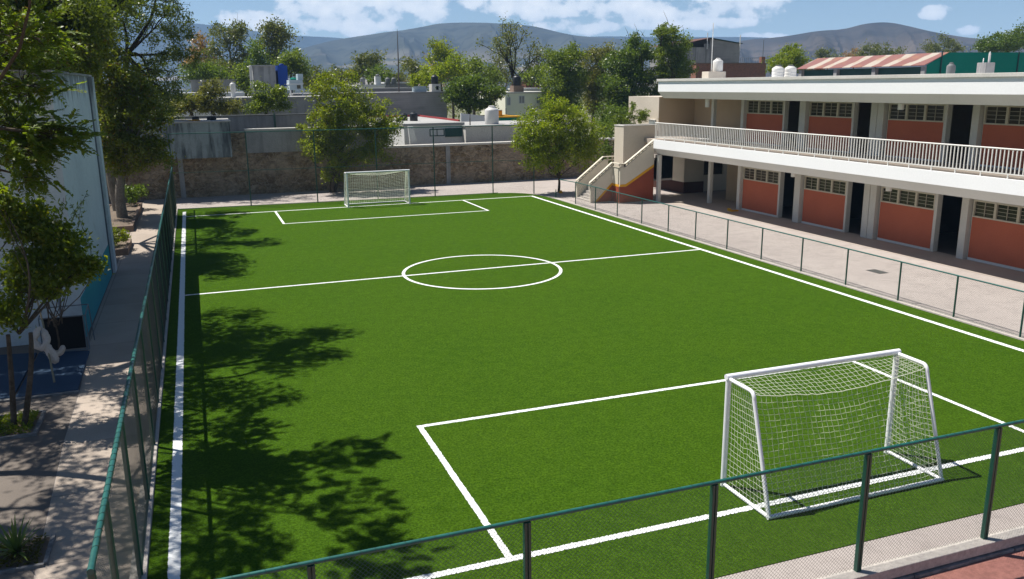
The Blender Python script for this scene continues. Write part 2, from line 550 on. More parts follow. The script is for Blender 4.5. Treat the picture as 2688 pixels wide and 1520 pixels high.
# ------------------------------------------------------------------ mesh builder
class MB:
    def __init__(s):
        s.v = []
        s.f = []

    def quad(s, *p):
        n = len(s.v)
        s.v += [tuple(q) for q in p]
        s.f.append(tuple(range(n, n + len(p))))
        return s

    def box(s, x0, y0, z0, x1, y1, z1):
        return s.hexa([(x0, y0, z0), (x1, y0, z0), (x1, y1, z0), (x0, y1, z0), (x0, y0, z1), (x1, y0, z1), (x1, y1, z1), (x0, y1, z1)])

    def hexa(s, p):
        n = len(s.v)
        s.v += [tuple(q) for q in p]
        s.f += [tuple(n + i for i in q) for q in ((3, 2, 1, 0), (4, 5, 6, 7), (0, 1, 5, 4), (1, 2, 6, 5), (2, 3, 7, 6), (3, 0, 4, 7))]
        return s

    def prism(s, poly, d):
        """closed polygon (list of 3-D points) pushed along vector d"""
        n = len(s.v)
        k = len(poly)
        s.v += [tuple(p) for p in poly] + [(p[0] + d[0], p[1] + d[1], p[2] + d[2]) for p in poly]
        s.f.append(tuple(n + i for i in reversed(range(k))))
        s.f.append(tuple(n + k + i for i in range(k)))
        for i in range(k):
            j = (i + 1) % k
            s.f.append((n + i, n + j, n + k + j, n + k + i))
        return s

    def tube(s, pts, r, n=8, cap=True):
        """tube through pts; r a number or one per point"""
        pts = [np.array(p, float) for p in pts]
        rr = [r] * len(pts) if isinstance(r, (int, float)) else list(r)
        base = len(s.v)
        prev = None
        for i, p in enumerate(pts):
            d = pts[min(i + 1, len(pts) - 1)] - pts[max(i - 1, 0)]
            d = d / (np.linalg.norm(d) + 1e-12)
            if prev is None:
                a = np.array((0, 0, 1.)) if abs(d[2]) < .9 else np.array((1., 0, 0))
            else:
                a = prev
            a = a - d * (a @ d)
            a = a / (np.linalg.norm(a) + 1e-12)
            prev = a
            b = np.cross(d, a)
            for k in range(n):
                t = 2 * math.pi * k / n
                q = p + rr[i] * (math.cos(t) * a + math.sin(t) * b)
                s.v.append((q[0], q[1], q[2]))
        for i in range(len(pts) - 1):
            for k in range(n):
                k2 = (k + 1) % n
                s.f.append((base + i * n + k, base + i * n + k2, base + (i + 1) * n + k2, base + (i + 1) * n + k))
        if cap:
            s.f.append(tuple(base + k for k in reversed(range(n))))
            s.f.append(tuple(base + (len(pts) - 1) * n + k for k in range(n)))
        return s

    def lathe(s, cx, cy, prof, n=24):
        base = len(s.v)
        for r, z in prof:
            for k in range(n):
                t = 2 * math.pi * k / n
                s.v.append((cx + r * math.cos(t), cy + r * math.sin(t), z))
        for i in range(len(prof) - 1):
            for k in range(n):
                k2 = (k + 1) % n
                s.f.append((base + i * n + k, base + i * n + k2, base + (i + 1) * n + k2, base + (i + 1) * n + k))
        s.f.append(tuple(base + (len(prof) - 1) * n + k for k in range(n)))
        s.f.append(tuple(base + k for k in reversed(range(n))))
        return s

    def build(s, name, mat, parent=None, smooth=False, bevel=0):
        me = bpy.data.meshes.new(name)
        me.from_pydata(s.v, [], s.f)
        me.materials.append(mat)
        o = bpy.data.objects.new(name, me)
        COL.objects.link(o)
        if parent is not None:
            o.parent = parent
            if parent.type == 'EMPTY' or parent.parent is not None or True:
                o.matrix_parent_inverse = world_inv(parent)
        if smooth:
            me.polygons.foreach_set('use_smooth', [True] * len(me.polygons))
            if smooth != 'all':
                me.set_sharp_from_angle(angle=math.radians(40))
        if bevel:
            b = o.modifiers.new('bevel', 'BEVEL')
            b.width = bevel
            b.segments = 2
            b.limit_method = 'ANGLE'
        return o


def world_inv(p):
    m = p.matrix_basis.copy()
    q = p
    while q.parent is not None:
        m = q.parent.matrix_basis @ q.matrix_parent_inverse @ m if False else m
        q = q.parent
    # parts are built in world coordinates; only a thing's Empty is moved
    top = p
    while top.parent is not None:
        top = top.parent
    return top.matrix_basis.inverted() if top is p else Matrix.Identity(4)


def tag(o, label=None, cat=None, group=None, kind=None):
    if label:
        o['label'] = label
    if cat:
        o['category'] = cat
    if group:
        o['group'] = group
    if kind:
        o['kind'] = kind
    return o


def thing(name, label, cat, loc=(0, 0, 0), group=None, kind=None):
    o = bpy.data.objects.new(name, None)
    COL.objects.link(o)
    o.location = loc
    o.empty_display_size = .2
    return tag(o, label, cat, group, kind)


def move_copy(root, delta, label=None, group=None):
    """copy of a thing with its parts and sub-parts, shifted by delta"""
    r = root.copy()
    COL.objects.link(r)
    r.location = Vector(root.location) + Vector(delta)
    if label:
        r['label'] = label
    if group:
        r['group'] = group
    for ch in root.children:
        c = ch.copy()
        COL.objects.link(c)
        c.parent = r
        for g in ch.children:
            d = g.copy()
            COL.objects.link(d)
            d.parent = c
    return r


def structure(mb, name, mat, **k):
    return tag(mb.build(name, mat, **k), kind='structure')


def np_mesh(name, verts, nper, mat, parent=None):
    """verts (N*nper,3) as N separate polygons"""
    verts = np.asarray(verts, np.float32)
    n = len(verts) // nper
    me = bpy.data.meshes.new(name)
    me.vertices.add(len(verts))
    me.vertices.foreach_set('co', verts.ravel())
    me.loops.add(len(verts))
    me.loops.foreach_set('vertex_index', np.arange(len(verts), dtype=np.int32))
    me.polygons.add(n)
    me.polygons.foreach_set('loop_start', np.arange(0, len(verts), nper, dtype=np.int32))
    me.polygons.foreach_set('loop_total', np.full(n, nper, np.int32))
    me.update(calc_edges=True)
    me.materials.append(mat)
    o = bpy.data.objects.new(name, me)
    COL.objects.link(o)
    if parent is not None:
        o.parent = parent
        o.matrix_parent_inverse = world_inv(parent)
    return o


def unit(a):
    return a / (np.linalg.norm(a, axis=-1, keepdims=True) + 1e-9)


def leaf_verts(cen, L, Wd, rng, dirs=None, jitter=.35):
    """one pointed four-corner leaf per centre"""
    n = len(cen)
    d = rng.normal(size=(n, 3))
    if dirs is not None:
        d = dirs + d * jitter
    d = unit(d)
    a = unit(np.cross(d, rng.normal(size=(n, 3))))
    l = (L * rng.uniform(.65, 1.25, n))[:, None]
    w = (Wd * rng.uniform(.7, 1.2, n))[:, None]
    up = np.cross(d, a)
    p0 = cen - d * l * .5
    p2 = cen + d * l * .5 - up * l * .08
    mid = cen - d * l * .05 + up * l * .05
    return np.stack([p0, mid - a * w * .5, p2, mid + a * w * .5], 1).reshape(-1, 3)


def crown_points(blobs, per, rc, rng, shell=2.4):
    P, C = [], []
    for (cx, cy, cz, rx, ry, rz, k) in blobs:
        u = unit(rng.normal(size=(k, 3)))
        r = rng.uniform(0, 1, (k, 1)) ** (1 / shell)
        c = np.array((cx, cy, cz)) + u * r * np.array((rx, ry, rz))
        C.append(c)
        sz = rc * rng.uniform(.55, 1.3, (k, 1, 1))
        q = rng.normal(size=(k, per, 3)) * np.array((1, 1, .7)) * sz * .55
        P.append((c[:, None, :] + q).reshape(-1, 3))
    return np.concatenate(P), np.concatenate(C)


def limb(mb, p, q, r0, r1, rng, bend=.12, n=6, seg=4):
    p = np.array(p, float)
    q = np.array(q, float)
    ln = np.linalg.norm(q - p)
    pts, rr = [], []
    off = rng.normal(size=3) * ln * bend
    for i in range(seg + 1):
        t = i / seg
        pts.append(p + (q - p) * t + off * math.sin(math.pi * t) + np.array((0, 0, .06 * ln * math.sin(math.pi * t))))
        rr.append(r0 + (r1 - r0) * t)
    mb.tube(pts, rr, n)
    return pts


def tree(name, label, base, blobs, leaf, per, rc, lm, bark, trunk, limbs=14, group=None, seed=1, stems=1, cat='tree', shell=2.4, droop=None, fork=None, twig=.012):
    rng = np.random.default_rng(seed)
    base = np.array(base, float)
    t = thing(name, label, cat, tuple(base), group)
    P, C = crown_points(blobs, per, rc, rng, shell)
    dirs = None
    if droop is not None:
        cc = C.mean(0)
        dirs = unit(P - cc) + np.array((0, 0, droop))
    np_mesh('crown', leaf_verts(P, leaf[0], leaf[1], rng, dirs, .8), 4, lm, t)
    mb = MB()
    r0, fz = trunk
    top = np.array(fork, float) if fork is not None else np.array((np.mean([b[0] for b in blobs]) * .35 + base[0] * .65, np.mean([b[1] for b in blobs]) * .35 + base[1] * .65, fz))
    for sidx in range(stems):
        a = 2 * math.pi * sidx / max(stems, 1)
        o = np.array((math.cos(a), math.sin(a), 0)) * (r0 * 1.5 if stems > 1 else 0)
        limb(mb, base + o - np.array((0, 0, .1)), top + o * (2.5 if stems > 1 else 0), r0 * 1.15, r0 * .75, rng, .05, 9, 6)
    start = 0
    for bl in blobs:                     # one main limb per crown mass, forking into its clumps
        k = bl[6]
        cc = C[start:start + k]
        start += k
        ctr = np.array(bl[:3]) + rng.normal(size=3) * .1 * np.array(bl[3:6]) - np.array((0, 0, .25 * bl[5]))
        frac = rng.uniform(.0, .25)
        main = limb(mb, top + (ctr - top) * 0, ctr, r0 * rng.uniform(.42, .6), r0 * .16, rng, .13, 6, 7)
        m = max(2, int(limbs * k / len(C) * 1.6))
        for i in rng.choice(k, min(m, k), replace=False):
            s0 = main[rng.integers(3, 8)]
            pts = limb(mb, s0, cc[i], r0 * .15, twig, rng, .16, 5, 4)
            for q_ in range(2):
                limb(mb, pts[2], pts[3] + rng.normal(size=3) * rc, r0 * .07, twig * .6, rng, .15, 4, 3)
    mb.build('trunk', bark, t, smooth=True)
    return t


def bare_tree(name, label, base, h, spread, leafmat, nleaf, leaf, bark, seed, group=None, r0=.22):
    rng = np.random.default_rng(seed)
    base = np.array(base, float)
    t = thing(name, label, 'tree', tuple(base), group)
    mb = MB()
    tips = []

    def grow(p, d, ln, r, lev):
        q = p + d * ln
        pts = limb(mb, p, q, r, r * .62, rng, .06, 5 if lev < 2 else 4, 3)
        if lev == 4:
            tips.append(q)
            return
        if lev > 1:
            tips.append(q)
        for k in range(3 if lev < 3 else 2):
            nd = unit(d + rng.normal(size=3) * np.array((1, 1, .5)) * spread + np.array((0, 0, .18)))
            grow(pts[-1 - (k % 2)], nd, ln * rng.uniform(.6, .85), r * .6, lev + 1)
    grow(base, np.array((0.02, 0, 1.)), h * .33, r0, 0)
    mb.build('trunk', bark, t, smooth=True)
    tips = np.array(tips)
    c = tips[rng.integers(0, len(tips), nleaf)] + rng.normal(size=(nleaf, 3)) * h * .026
    np_mesh('crown', leaf_verts(c, leaf[0], leaf[1], rng), 4, leafmat, t)
    return t


# ------------------------------------------------------------------ ground
def sheet(x0, y0, x1, y1, z, nx=1, ny=1):
    mb = MB()
    for i in range(nx):
        for j in range(ny):
            a, b = x0 + (x1 - x0) * i / nx, x0 + (x1 - x0) * (i + 1) / nx
            c, d = y0 + (y1 - y0) * j / ny, y0 + (y1 - y0) * (j + 1) / ny
            mb.quad((a, c, z), (b, c, z), (b, d, z), (a, d, z))
    return mb


structure(sheet(-3000, -200, 3500, 4200, -.5), 'ground', M['ground'])
structure(MB().box(-30, -2.17, -.46, 60, 48.2, 0), 'paved_yard', M['pave'])
structure(sheet(-30, -14, 60, -2.3, -.20), 'red_court', M['track'])
# turf with rounded far corner
tp = [(-.36, -1.53), (21.40, -1.53), (21.42, 36.6), (21.36, 38.2), (21.15, 39.4), (20.75, 40.4), (20.1, 41.0), (19.2, 41.28), (10.2, 41.62), (-.36, 42.15)]
mb = MB()
mb.prism([(x, y, .001) for x, y in tp], (0, 0, .011))
structure(mb, 'turf', M['turf'])
# path, walkway, beds on the left
structure(MB().quad((-1.72, -2.1, .004), (-.50, -2.1, .004), (-.54, 47.6, .004), (-2.4, 47.6, .004), (-2.5, 23.5, .004), (-2.48, 16.5, .004), (-2.2, 10.8, .004), (-2.15, 7.4, .004)), 'path', M['path'])
structure(MB().quad((-14, -2.1, .003), (-1.73, -2.1, .003), (-2.16, 7.4, .003), (-2.21, 10.8, .003), (-2.49, 16.5, .003), (-2.51, 23.5, .003), (-2.41, 47.6, .003), (-14, 47.6, .003)), 'side_yard', slab_mat('dark_yard_concrete', (.22, .185, .155), (.16, .135, .115), 3.1))  # yard concrete is a darker grey-brown than the path
structure(MB().quad((27.3, 3, .005), (36, 3, .005), (36, 36, .005), (26.4, 36, .005), (26.4, 33.2, .005), (27.3, 30.5, .005)), 'walkway', M['walk'])
# kerbs round the pitch
mb = MB().box(-.60, -2.10, -.02, -.37, 42.2, .06)
structure(mb, 'left_kerb', M['kerb'], bevel=.01)
mb = MB().box(21.42, -2.0, -.02, 21.64, 37.4, .05)
structure(mb, 'right_kerb', M['kerb'], bevel=.01)
mb = MB()
mb.hexa([(-.36, 42.16, -.02), (19.2, 41.29, -.02), (19.2, 41.42, -.02), (-.36, 42.32, -.02), (-.36, 42.16, .05), (19.2, 41.29, .05), (19.2, 41.42, .05), (-.36, 42.32, .05)])
structure(mb, 'far_kerb', M['kerb'])
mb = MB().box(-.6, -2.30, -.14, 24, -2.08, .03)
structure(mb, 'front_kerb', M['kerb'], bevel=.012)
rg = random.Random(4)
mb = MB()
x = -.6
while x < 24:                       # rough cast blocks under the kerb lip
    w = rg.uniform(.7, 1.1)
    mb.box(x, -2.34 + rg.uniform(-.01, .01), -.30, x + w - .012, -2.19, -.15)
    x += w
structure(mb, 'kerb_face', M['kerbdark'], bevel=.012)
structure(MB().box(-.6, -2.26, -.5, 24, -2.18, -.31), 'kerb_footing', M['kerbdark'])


# ------------------------------------------------------------------ pitch markings
def fuzz_line(mb, p, q, w, rng, z=.0165, step=.022, jit=.0055):
    p = np.array(p, float)
    q = np.array(q, float)
    d = q - p
    ln = np.linalg.norm(d)
    d /= ln
    n = np.array((-d[1], d[0]))
    k = max(2, int(ln / step))
    ts = np.linspace(0, ln, k + 1)
    base = len(mb.v)
    for t in ts:
        c = p + d * t
        for sgn in (-1, 1):
            e = c + n * sgn * (w / 2 + rng.normal() * jit)
            mb.v.append((e[0], e[1], z))
    for i in range(k):
        mb.f.append((base + 2 * i, base + 2 * i + 1, base + 2 * i + 3, base + 2 * i + 2))


rng = np.random.default_rng(7)
FWD, FL = 20.63, 38.98
mb = MB()
fuzz_line(mb, (0.0, -1.4), (0.0, FL + 1.9), .175, rng)
fuzz_line(mb, (FWD, -1.4), (FWD, FL), .175, rng)
structure(mb, 'touch_lines', M['line'])
mb = MB()
fuzz_line(mb, (.09, FL - .06), (FWD - .09, FL - .06), .13, rng)
fuzz_line(mb, (.09, 0), (FWD - .09, 0), .135, rng)
fuzz_line(mb, (.09, 19.566), (FWD - .09, 19.566), .12, rng)
structure(mb, 'goal_and_halfway_lines', M['line'])
mb = MB()
for (xl, xr, y0, y1, sg) in ((4.72, 15.97, 0.07, 5.42, 1), (4.86, 16.06, FL - .13, FL - 4.89, -1)):
    fuzz_line(mb, (xl, y0), (xl, y1 + .055 * sg), .115, rng)
    fuzz_line(mb, (xr, y0), (xr, y1 + .055 * sg), .115, rng)
    fuzz_line(mb, (xl + .06, y1), (xr - .06, y1), .115, rng)
structure(mb, 'penalty_area_lines', M['line'])
mb = MB()
n = 720
for i in range(n + 1):
    a = 2 * math.pi * i / n
    for r in (2.93, 3.05):
        rr = r + rng.normal() * .004
        mb.v.append((10.73 + rr * math.cos(a), 19.26 + rr * math.sin(a), .0205))
for i in range(n):
    mb.f.append((2 * i, 2 * i + 1, 2 * i + 3, 2 * i + 2))
structure(mb, 'centre_circle', M['line'])


# ------------------------------------------------------------------ chain-link fences
def chain_link(mb, p, q, z0, z1, cell, r):
    """straight wires crossing at 45 degrees between p and q (plan points)"""
    p = np.array(p, float)
    q = np.array(q, float)
    ln = np.linalg.norm(q - p)
    d = (q - p) / ln
    nrm = np.array((-d[1], d[0]))
    h = z1 - z0
    k = int((ln + h) / cell)
    for i in range(1, k):
        a = -h + i * cell
        s0, s1 = max(a, 0), min(a + h, ln)
        if s1 - s0 < .02:
            continue
        for up in (1, -1):
            za, zb = (z0 + s0 - a, z0 + s1 - a) if up == 1 else (z1 - s0 + a, z1 - s1 + a)
            A = p + d * s0 + nrm * r * up
            B = p + d * s1 + nrm * r * up
            mb.tube([(A[0], A[1], za), (B[0], B[1], zb)], r, 3, False)


def rail_ties(mb, p, q, z, r, step):
    p = np.array(p, float)
    q = np.array(q, float)
    ln = np.linalg.norm(q - p)
    d = (q - p) / ln
    n = np.array((-d[1], d[0]))
    k = int(ln / step)
    for i in range(k):
        c = p + d * (i + .5) * step
        pts = []
        for j in range(11):
            a = 2 * math.pi * j / 10
            e = c + n * math.cos(a) * (r + .003) + d * (j / 10 - .5) * step * .55
            pts.append((e[0], e[1], z + math.sin(a) * (r + .003)))
        mb.tube(pts, .0026, 3, False)


# near fence, in front of the camera
f = thing('chain_link_fence', 'low green chain-link fence along the front edge of the pitch, nearest the viewer', 'fence', (10, -2.15, 0))
for x in (-.42, 1.62, 4.15, 6.76, 9.27, 11.72, 14.2, 16.7, 19.2, 21.5):
    pm = MB()
    pm.box(x - .042, -2.185, .0, x - .006, -2.115, 1.86)
    pm.box(x + .006, -2.185, .0, x + .042, -2.115, 1.86)
    pm.box(x - .006, -2.165, .0, x + .006, -2.135, 1.85)
    pm.build('post', M['green'], f, bevel=.004)
MB().tube([(-.45, -2.15, 1.885), (21.55, -2.15, 1.885)], .026, 12).build('top_rail', M['railgreen'], f, smooth=True)
mb = MB()
chain_link(mb, (-.45, -2.135), (21.5, -2.135), .05, 1.86, .060, .0022)
rail_ties(mb, (-.45, -2.15), (16, -2.15), 1.885, .026, .17)
mb.build('wire_mesh', M['wire'], f)

# left fence, running away from the camera
f = thing('chain_link_fence', 'tall green chain-link fence running down the left side beside the path', 'fence', (-.45, 20, 0))
for i, y in enumerate(np.concatenate([[-2.44], np.arange(-.95, 43, 2.46)])):
    pm = MB()
    pm.tube([(-.45, y, 0), (-.45, y, 2.42)], .040, 12)
    pm.build('post', M['green'], f, smooth=True)
MB().tube([(-.45, -2.48, 2.44), (-.45, 42.3, 2.44)], .034, 12).build('top_rail', M['railgreen'], f, smooth=True)
MB().tube([(-.45, -2.15, .07), (-.45, 42.3, .07)], .02, 8).build('bottom_rail', M['green'], f, smooth=True)
mb = MB()
chain_link(mb, (-.435, -2.44), (-.435, 42.3), .06, 2.42, .058, .0015)
rail_ties(mb, (-.45, -2.1), (-.45, 30), 2.44, .034, .18)
mb.build('wire_mesh', M['wireglint'], f)

# right fence
f = thing('chain_link_fence', 'low green chain-link fence along the right touchline in front of the school building', 'fence', (21.53, 18, 0))
for y in (-2.1, .35, 2.85, 5.24, 7.44, 9.6, 11.96, 14.29, 16.68, 19.02, 21.45, 23.8, 26.36, 29.0, 31.63, 34.29):
    MB().tube([(21.53, y, 0), (21.53, y, 1.31)], .028, 10).build('post', M['green'], f, smooth=True)
MB().tube([(21.53, 37.18, 0), (21.53, 37.18, .58)], .028, 10).build('post', M['green'], f, smooth=True)
MB().tube([(21.53, -2.1, 1.31), (21.53, 34.3, 1.31), (21.53, 36.6, 1.24)], .023, 10).build('top_rail', M['railgreen'], f, smooth=True)
mb = MB()
chain_link(mb, (21.515, -2.1), (21.515, 34.3), .06, 1.30, .060, .0016)
mb.build('wire_mesh', M['wire'], f)
MB().tube([(21.53, -2.1, .09), (21.53, 34.3, .09)], .006, 5).build('bottom_wire', M['wire'], f)

# far fence
f = thing('chain_link_fence', 'tall green chain-link fence behind the far goal', 'fence', (10, 41.7, 0))
PF = [(-.45, 42.3), (3.75, 41.94), (7.65, 41.72), (11.35, 41.58), (15.0, 41.46), (18.85, 41.27), (21.25, 40.1)]
for x, y in PF:
    MB().tube([(x, y, 0), (x, y, 4.38)], .036, 10).build('post', M['green'], f, smooth=True)
MB().tube([(x, y, 4.36) for x, y in PF], .026, 8).build('top_rail', M['railgreen'], f, smooth=True)
MB().tube([(x, y, 2.12) for x, y in PF], .016, 8).build('middle_rail', M['green'], f, smooth=True)
mb = MB()
for a, b in zip(PF[:-1], PF[1:]):
    chain_link(mb, a, b, .05, 4.34, .075, .0013)
mb.build('wire_mesh', M['wire'], f)


# ------------------------------------------------------------------ goals
def goal(label, x0, yf, sgn, seed):
    """sgn -1: net towards -y; +1: net towards +y"""
    w, h, dt, db = 3.66, 2.03, .72, 1.28
    rng = np.random.default_rng(seed)
    g = thing('football_goal', label, 'goal', (x0 + w / 2, yf, 0), 'goals at the two ends of the pitch')
    x1 = x0 + w
    Y = lambda d: yf + sgn * d
    z0 = .012
    for x in (x0, x1):
        MB().tube([(x, yf, z0), (x, yf, h - .002)], .050, 16).build('front_post', M['goal'], g, smooth=True)
        pts = [(x, Y(.03), h - .03), (x, Y(dt * .85), h - .035)]
        for k in range(1, 6):
            t = k / 5
            pts.append((x, Y(dt * .85 + .11 * math.sin(t * math.pi / 2)), h - .035 - .13 * (1 - math.cos(t * math.pi / 2))))
        MB().tube(pts, .034, 12).build('top_arm', M['goal'], g, smooth=True)
        MB().tube([pts[-1], (x, Y(db), z0 + .034)], .034, 12).build('back_stay', M['goal'], g, smooth=True)
        MB().tube([(x, yf, z0 + .034), (x, Y(db), z0 + .034)], .034, 12).build('side_ground_bar', M['goal'], g, smooth=True)
    MB().tube([(x0 - .055, yf, h), (x1 + .055, yf, h)], .052, 16).build('crossbar', M['goal'], g, smooth=True)
    MB().tube([(x0 - .03, Y(db), z0 + .036), (x1 + .03, Y(db), z0 + .036)], .036, 12).build('back_ground_bar', M['goal'], g, smooth=True)
    # net: a sagging sheet from crossbar over the back line down to the ground bar, plus two sides
    nx = 34
    nr = .0032 if sgn < 0 else .0058
    prof = []                                       # (depth, height, sag weight) down the net
    for t in np.linspace(0, 1, 8):
        prof.append((.0 + dt * .97 * t, h - .05 - .03 * t, t))
    for t in np.linspace(0, 1, 20)[1:]:
        prof.append((dt * .97 + (db - dt * .97) * t, h - .10 - (h - .17) * t, 1 - t * .55))
    def net_pt(u, i):
        d, z, sg = prof[i]
        s = 4 * u * (1 - u)
        bow = s * sg
        return np.array((x0 + .04 + (w - .08) * u, Y(d - .03 * bow + .10 * bow * (z < 1.7) * (1 - z / 2)), max(.03, z - .21 * bow * (z / h) ** 1.5)))
    mb = MB()
    ph = rng.uniform(0, 6, 4)
    grid = np.array([[net_pt(i / nx, j) + np.array((.008 * math.sin(j * .5 + ph[0] + i * .3), .010 * math.sin(i * .35 + j * .3 + ph[1]), .010 * math.sin(i * .4 + ph[2])) + rng.normal(size=3) * (.0055, .004, .0045)) * (0 < i < nx) for j in range(len(prof))] for i in range(nx + 1)])
    for i in range(nx + 1):
        mb.tube(list(grid[i]), nr, 5, False)
    for j in range(len(prof)):
        mb.tube(list(grid[:, j]), nr if j != 7 else .007, 5, False)
    # sides: strings from the front post to the back stay
    for x, sx in ((x0, 1), (x1, -1)):
        rows, cols = 19, 12
        sg = []
        for r in range(rows + 1):
            z = .05 + (h - .12) * r / rows
            dmax = db + (dt * .97 - db) * min(1, z / (h - .15))
            row = []
            for c in range(cols + 1):
                u = c / cols
                b = math.sin(math.pi * u) * math.sin(math.pi * r / rows)
                row.append((x + sx * (.02 + .05 * b) + .012 * rng.normal() * b, Y(.04 + (dmax - .04) * u), z - .05 * b + .008 * rng.normal() * b))
            sg.append(row)
        for r in range(rows + 1):
            mb.tube(sg[r], nr, 5, False)
        for c in range(cols + 1):
            mb.tube([sg[r][c] for r in range(rows + 1)], nr, 5, False)
    mb.build('net', M['net'], g, smooth='all')
    return g


goal('white football goal with a sagging net, nearest the viewer, seen from behind', 9.03, .85, -1, 3)
goal('white football goal at the far end of the pitch before the stone wall', 8.98, 38.60, 1, 5)

# ------------------------------------------------------------------ school building
XF, XE = 29.05, 26.15            # classroom facade plane, slab edge
YE, YN = 33.45, 3.0              # left and right ends
sb = thing('school_building', 'two-storey white and brick-red school block with open walkways on the right', 'school building', (29, 18, 0))
# roof: fascia with sloped lower face, cap and slab
def fascia(x, z_top, z_mid, z_bot, y0, y1, back=37.0):
    dx = (z_mid - z_bot) * 1.0
    return MB().prism([(x, y0, z_mid), (x, y0, z_top), (back, y0, z_top), (back, y0, z_bot), (x + dx, y0, z_bot)], (0, y1 - y0, 0))


def split_fascia(x, z_top, z_mid, z_bot, y0, y1, back):
    dx = (z_mid - z_bot) * 1.05
    a = MB().box(x, y0, z_mid, back, y1, z_top)
    b = MB().prism([(x, y0, z_mid - .002), (back, y0, z_mid - .002), (back, y0, z_bot), (x + dx, y0, z_bot)], (0, y1 - y0, 0))
    return a, b


a, b = split_fascia(XE, 6.97, 6.41, 6.04, YN, 33.1, 37.0)
ro = a.build('roof', M['white'], sb)
b.build('roof_soffit', M['soffit'], ro)
MB().box(28.3, 33.11, 6.06, 37.0, 36.39, 6.90).build('roof_slab', M['soffit'], ro)
MB().box(XE - .07, YN - .05, 6.974, XE + .25, 33.17, 7.11).build('roof_cap', M['coping'], ro, bevel=.01)
a, b = split_fascia(XE, 3.66, 3.17, 2.79, YN, YE, 29.6)
fl = a.build('walkway_slab', M['white'], sb)
b.build('slab_soffit', M['soffit'], fl)
MB().box(XE + .15, YN, 3.662, XF - .04, YE - .02, 3.672).build('walkway_floor', M['floorpale'], fl)
MB().box(XE + .25, 33.46, 3.40, 31.2, 36.38, 3.655).build('stair_landing', M['walk'], fl)
MB().box(29.61, YN, 2.79, 37, 36.0, 3.655).build('upper_floor', M['floor'], fl)

# bays: (panel y0,y1, door y0,y1, columns [(y0,y1)])
BAYS = [(25.53, 28.58, 24.42, 25.40, [(28.62, 28.88)]), (20.64, 23.55, 19.52, 20.52, [(23.64, 24.08)]),
        (15.53, 18.47, 14.28, 15.38, [(18.58, 18.94), (18.97, 19.33)]), (10.75, 13.68, 9.60, 10.62, [(13.76, 14.08)]),
        (5.75, 8.66, 4.6, 5.62, [(8.72, 9.05), (9.08, 9.42)])]
CH = {0: (0.0, .10, 1.70, 2.36, 2.82), 1: (3.66, 3.74, 5.24, 5.94, 6.06)}    # floor, panel bottom, panel top, window top, ceiling
wall_mb, plinth_mb = MB(), MB()
for flr in (0, 1):
    z0, zp, zt, zw, zc = CH[flr]
    for (p0, p1, d0, d1, cols) in BAYS:
        MB().box(XF, p0, zp, XF + .16, p1, zt).build('wall_panel', M['orange'], sb)
        MB().box(XF - .03, p0, z0, XF + .16, p1, zp - .002).build('plinth', M['soffit'], sb)
        wall_mb.box(XF - .01, p0 - .07, zw + .002, XF + .18, d1 if False else p1 + .03, zc)        # lintel over the windows
        wall_mb.box(XF - .015, d1 + .001, z0, XF + .24, p0 - .001, zc - .003)                      # jamb pier between door and panel
        wall_mb.box(XF + .02, p1 + .002, z0, XF + .18, cols[0][0] - .001 if False else p1 + .05, zw)
        wall_mb.box(XF + .30, d0, zc - .07, XF + .42, d1 - .002, zc - .004)                       # door head
        # window: frame with two mullions, three lights
        wd = (p1 - p0) / 3
        for k in range(3):
            a0, a1 = p0 + wd * k + .002, p0 + wd * (k + 1) - .002
            fr = MB()
            fr.box(XF - .03, a0, zt + .002, XF + .11, a1, zt + .055)
            fr.box(XF - .02, a0, zw - .045, XF + .10, a1, zw)
            fr.box(XF - .018, a0, zt + .056, XF + .098, a0 + .05, zw - .046)
            fr.box(XF - .018, a1 - .05, zt + .056, XF + .098, a1, zw - .046)
            w = fr.build('window', M['frame'], sb)
            b0, b1 = a0 + .045, a1 - .045
            MB().quad((XF + .06, b0, zt + .05), (XF + .06, b0, zw - .04), (XF + .06, b1, zw - .04), (XF + .06, b1, zt + .05)).build('pane', M['glass'], w)
            br = MB()
            ym = (b0 + b1) / 2
            br.box(XF + .02, ym - .014, zt + .056, XF + .045, ym + .014, zw - .046)
            for q in (1, 2, 3):
                zz = zt + .055 + (zw - zt - .1) * q / 4
                br.box(XF + .026, b0, zz - .009, XF + .040, b1, zz + .009)
            br.build('glazing_bar', M['bar'], w)
        for c0, c1 in cols:
            MB().box(28.87, c0, z0, XF + .20, c1, zc - .004).build('column', M['column'], sb, bevel=.012)
        # room behind: floor, walls
        rm = MB()
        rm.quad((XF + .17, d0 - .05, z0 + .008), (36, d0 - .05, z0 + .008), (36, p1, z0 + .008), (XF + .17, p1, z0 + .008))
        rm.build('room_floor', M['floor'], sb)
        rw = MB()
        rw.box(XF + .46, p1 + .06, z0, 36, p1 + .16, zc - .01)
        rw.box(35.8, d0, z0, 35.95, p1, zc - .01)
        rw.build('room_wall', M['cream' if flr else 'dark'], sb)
wall_mb.box(29.2, YN - .2, 0, 37, YN, 6.04)
wall_mb.box(36.0, YN, 0, 36.6, 33.1, 6.03)
wall_mb.build('wall', M['column'], sb)
MB().box(29.0, 13.9, 3.66, 29.02, 13.95, 3.7)
# lobby at the left end: columns, back walls
for (x, y, z0, z1) in ((28.85, 31.50, 0, 2.80), (28.85, 31.45, 3.66, 6.04), (26.40, 33.2, 0, 2.78)):
    MB().box(x, y, z0, x + .20, y + .24, z1).build('column', M['column'], sb, bevel=.012)
lw = MB()
lw.box(30.6, 29.22, 0, 30.8, 32.4, 2.80)
lw.box(XF + .21, 28.9, 0, 36, 29.18, 2.80)
lw.box(XF + .21, 28.9, 3.66, 36, 29.18, 6.03)
lw.box(30.7, 29.22, 3.66, 30.9, 36.38, 6.03)
lo = lw.build('lobby_wall', M['tan'], sb)
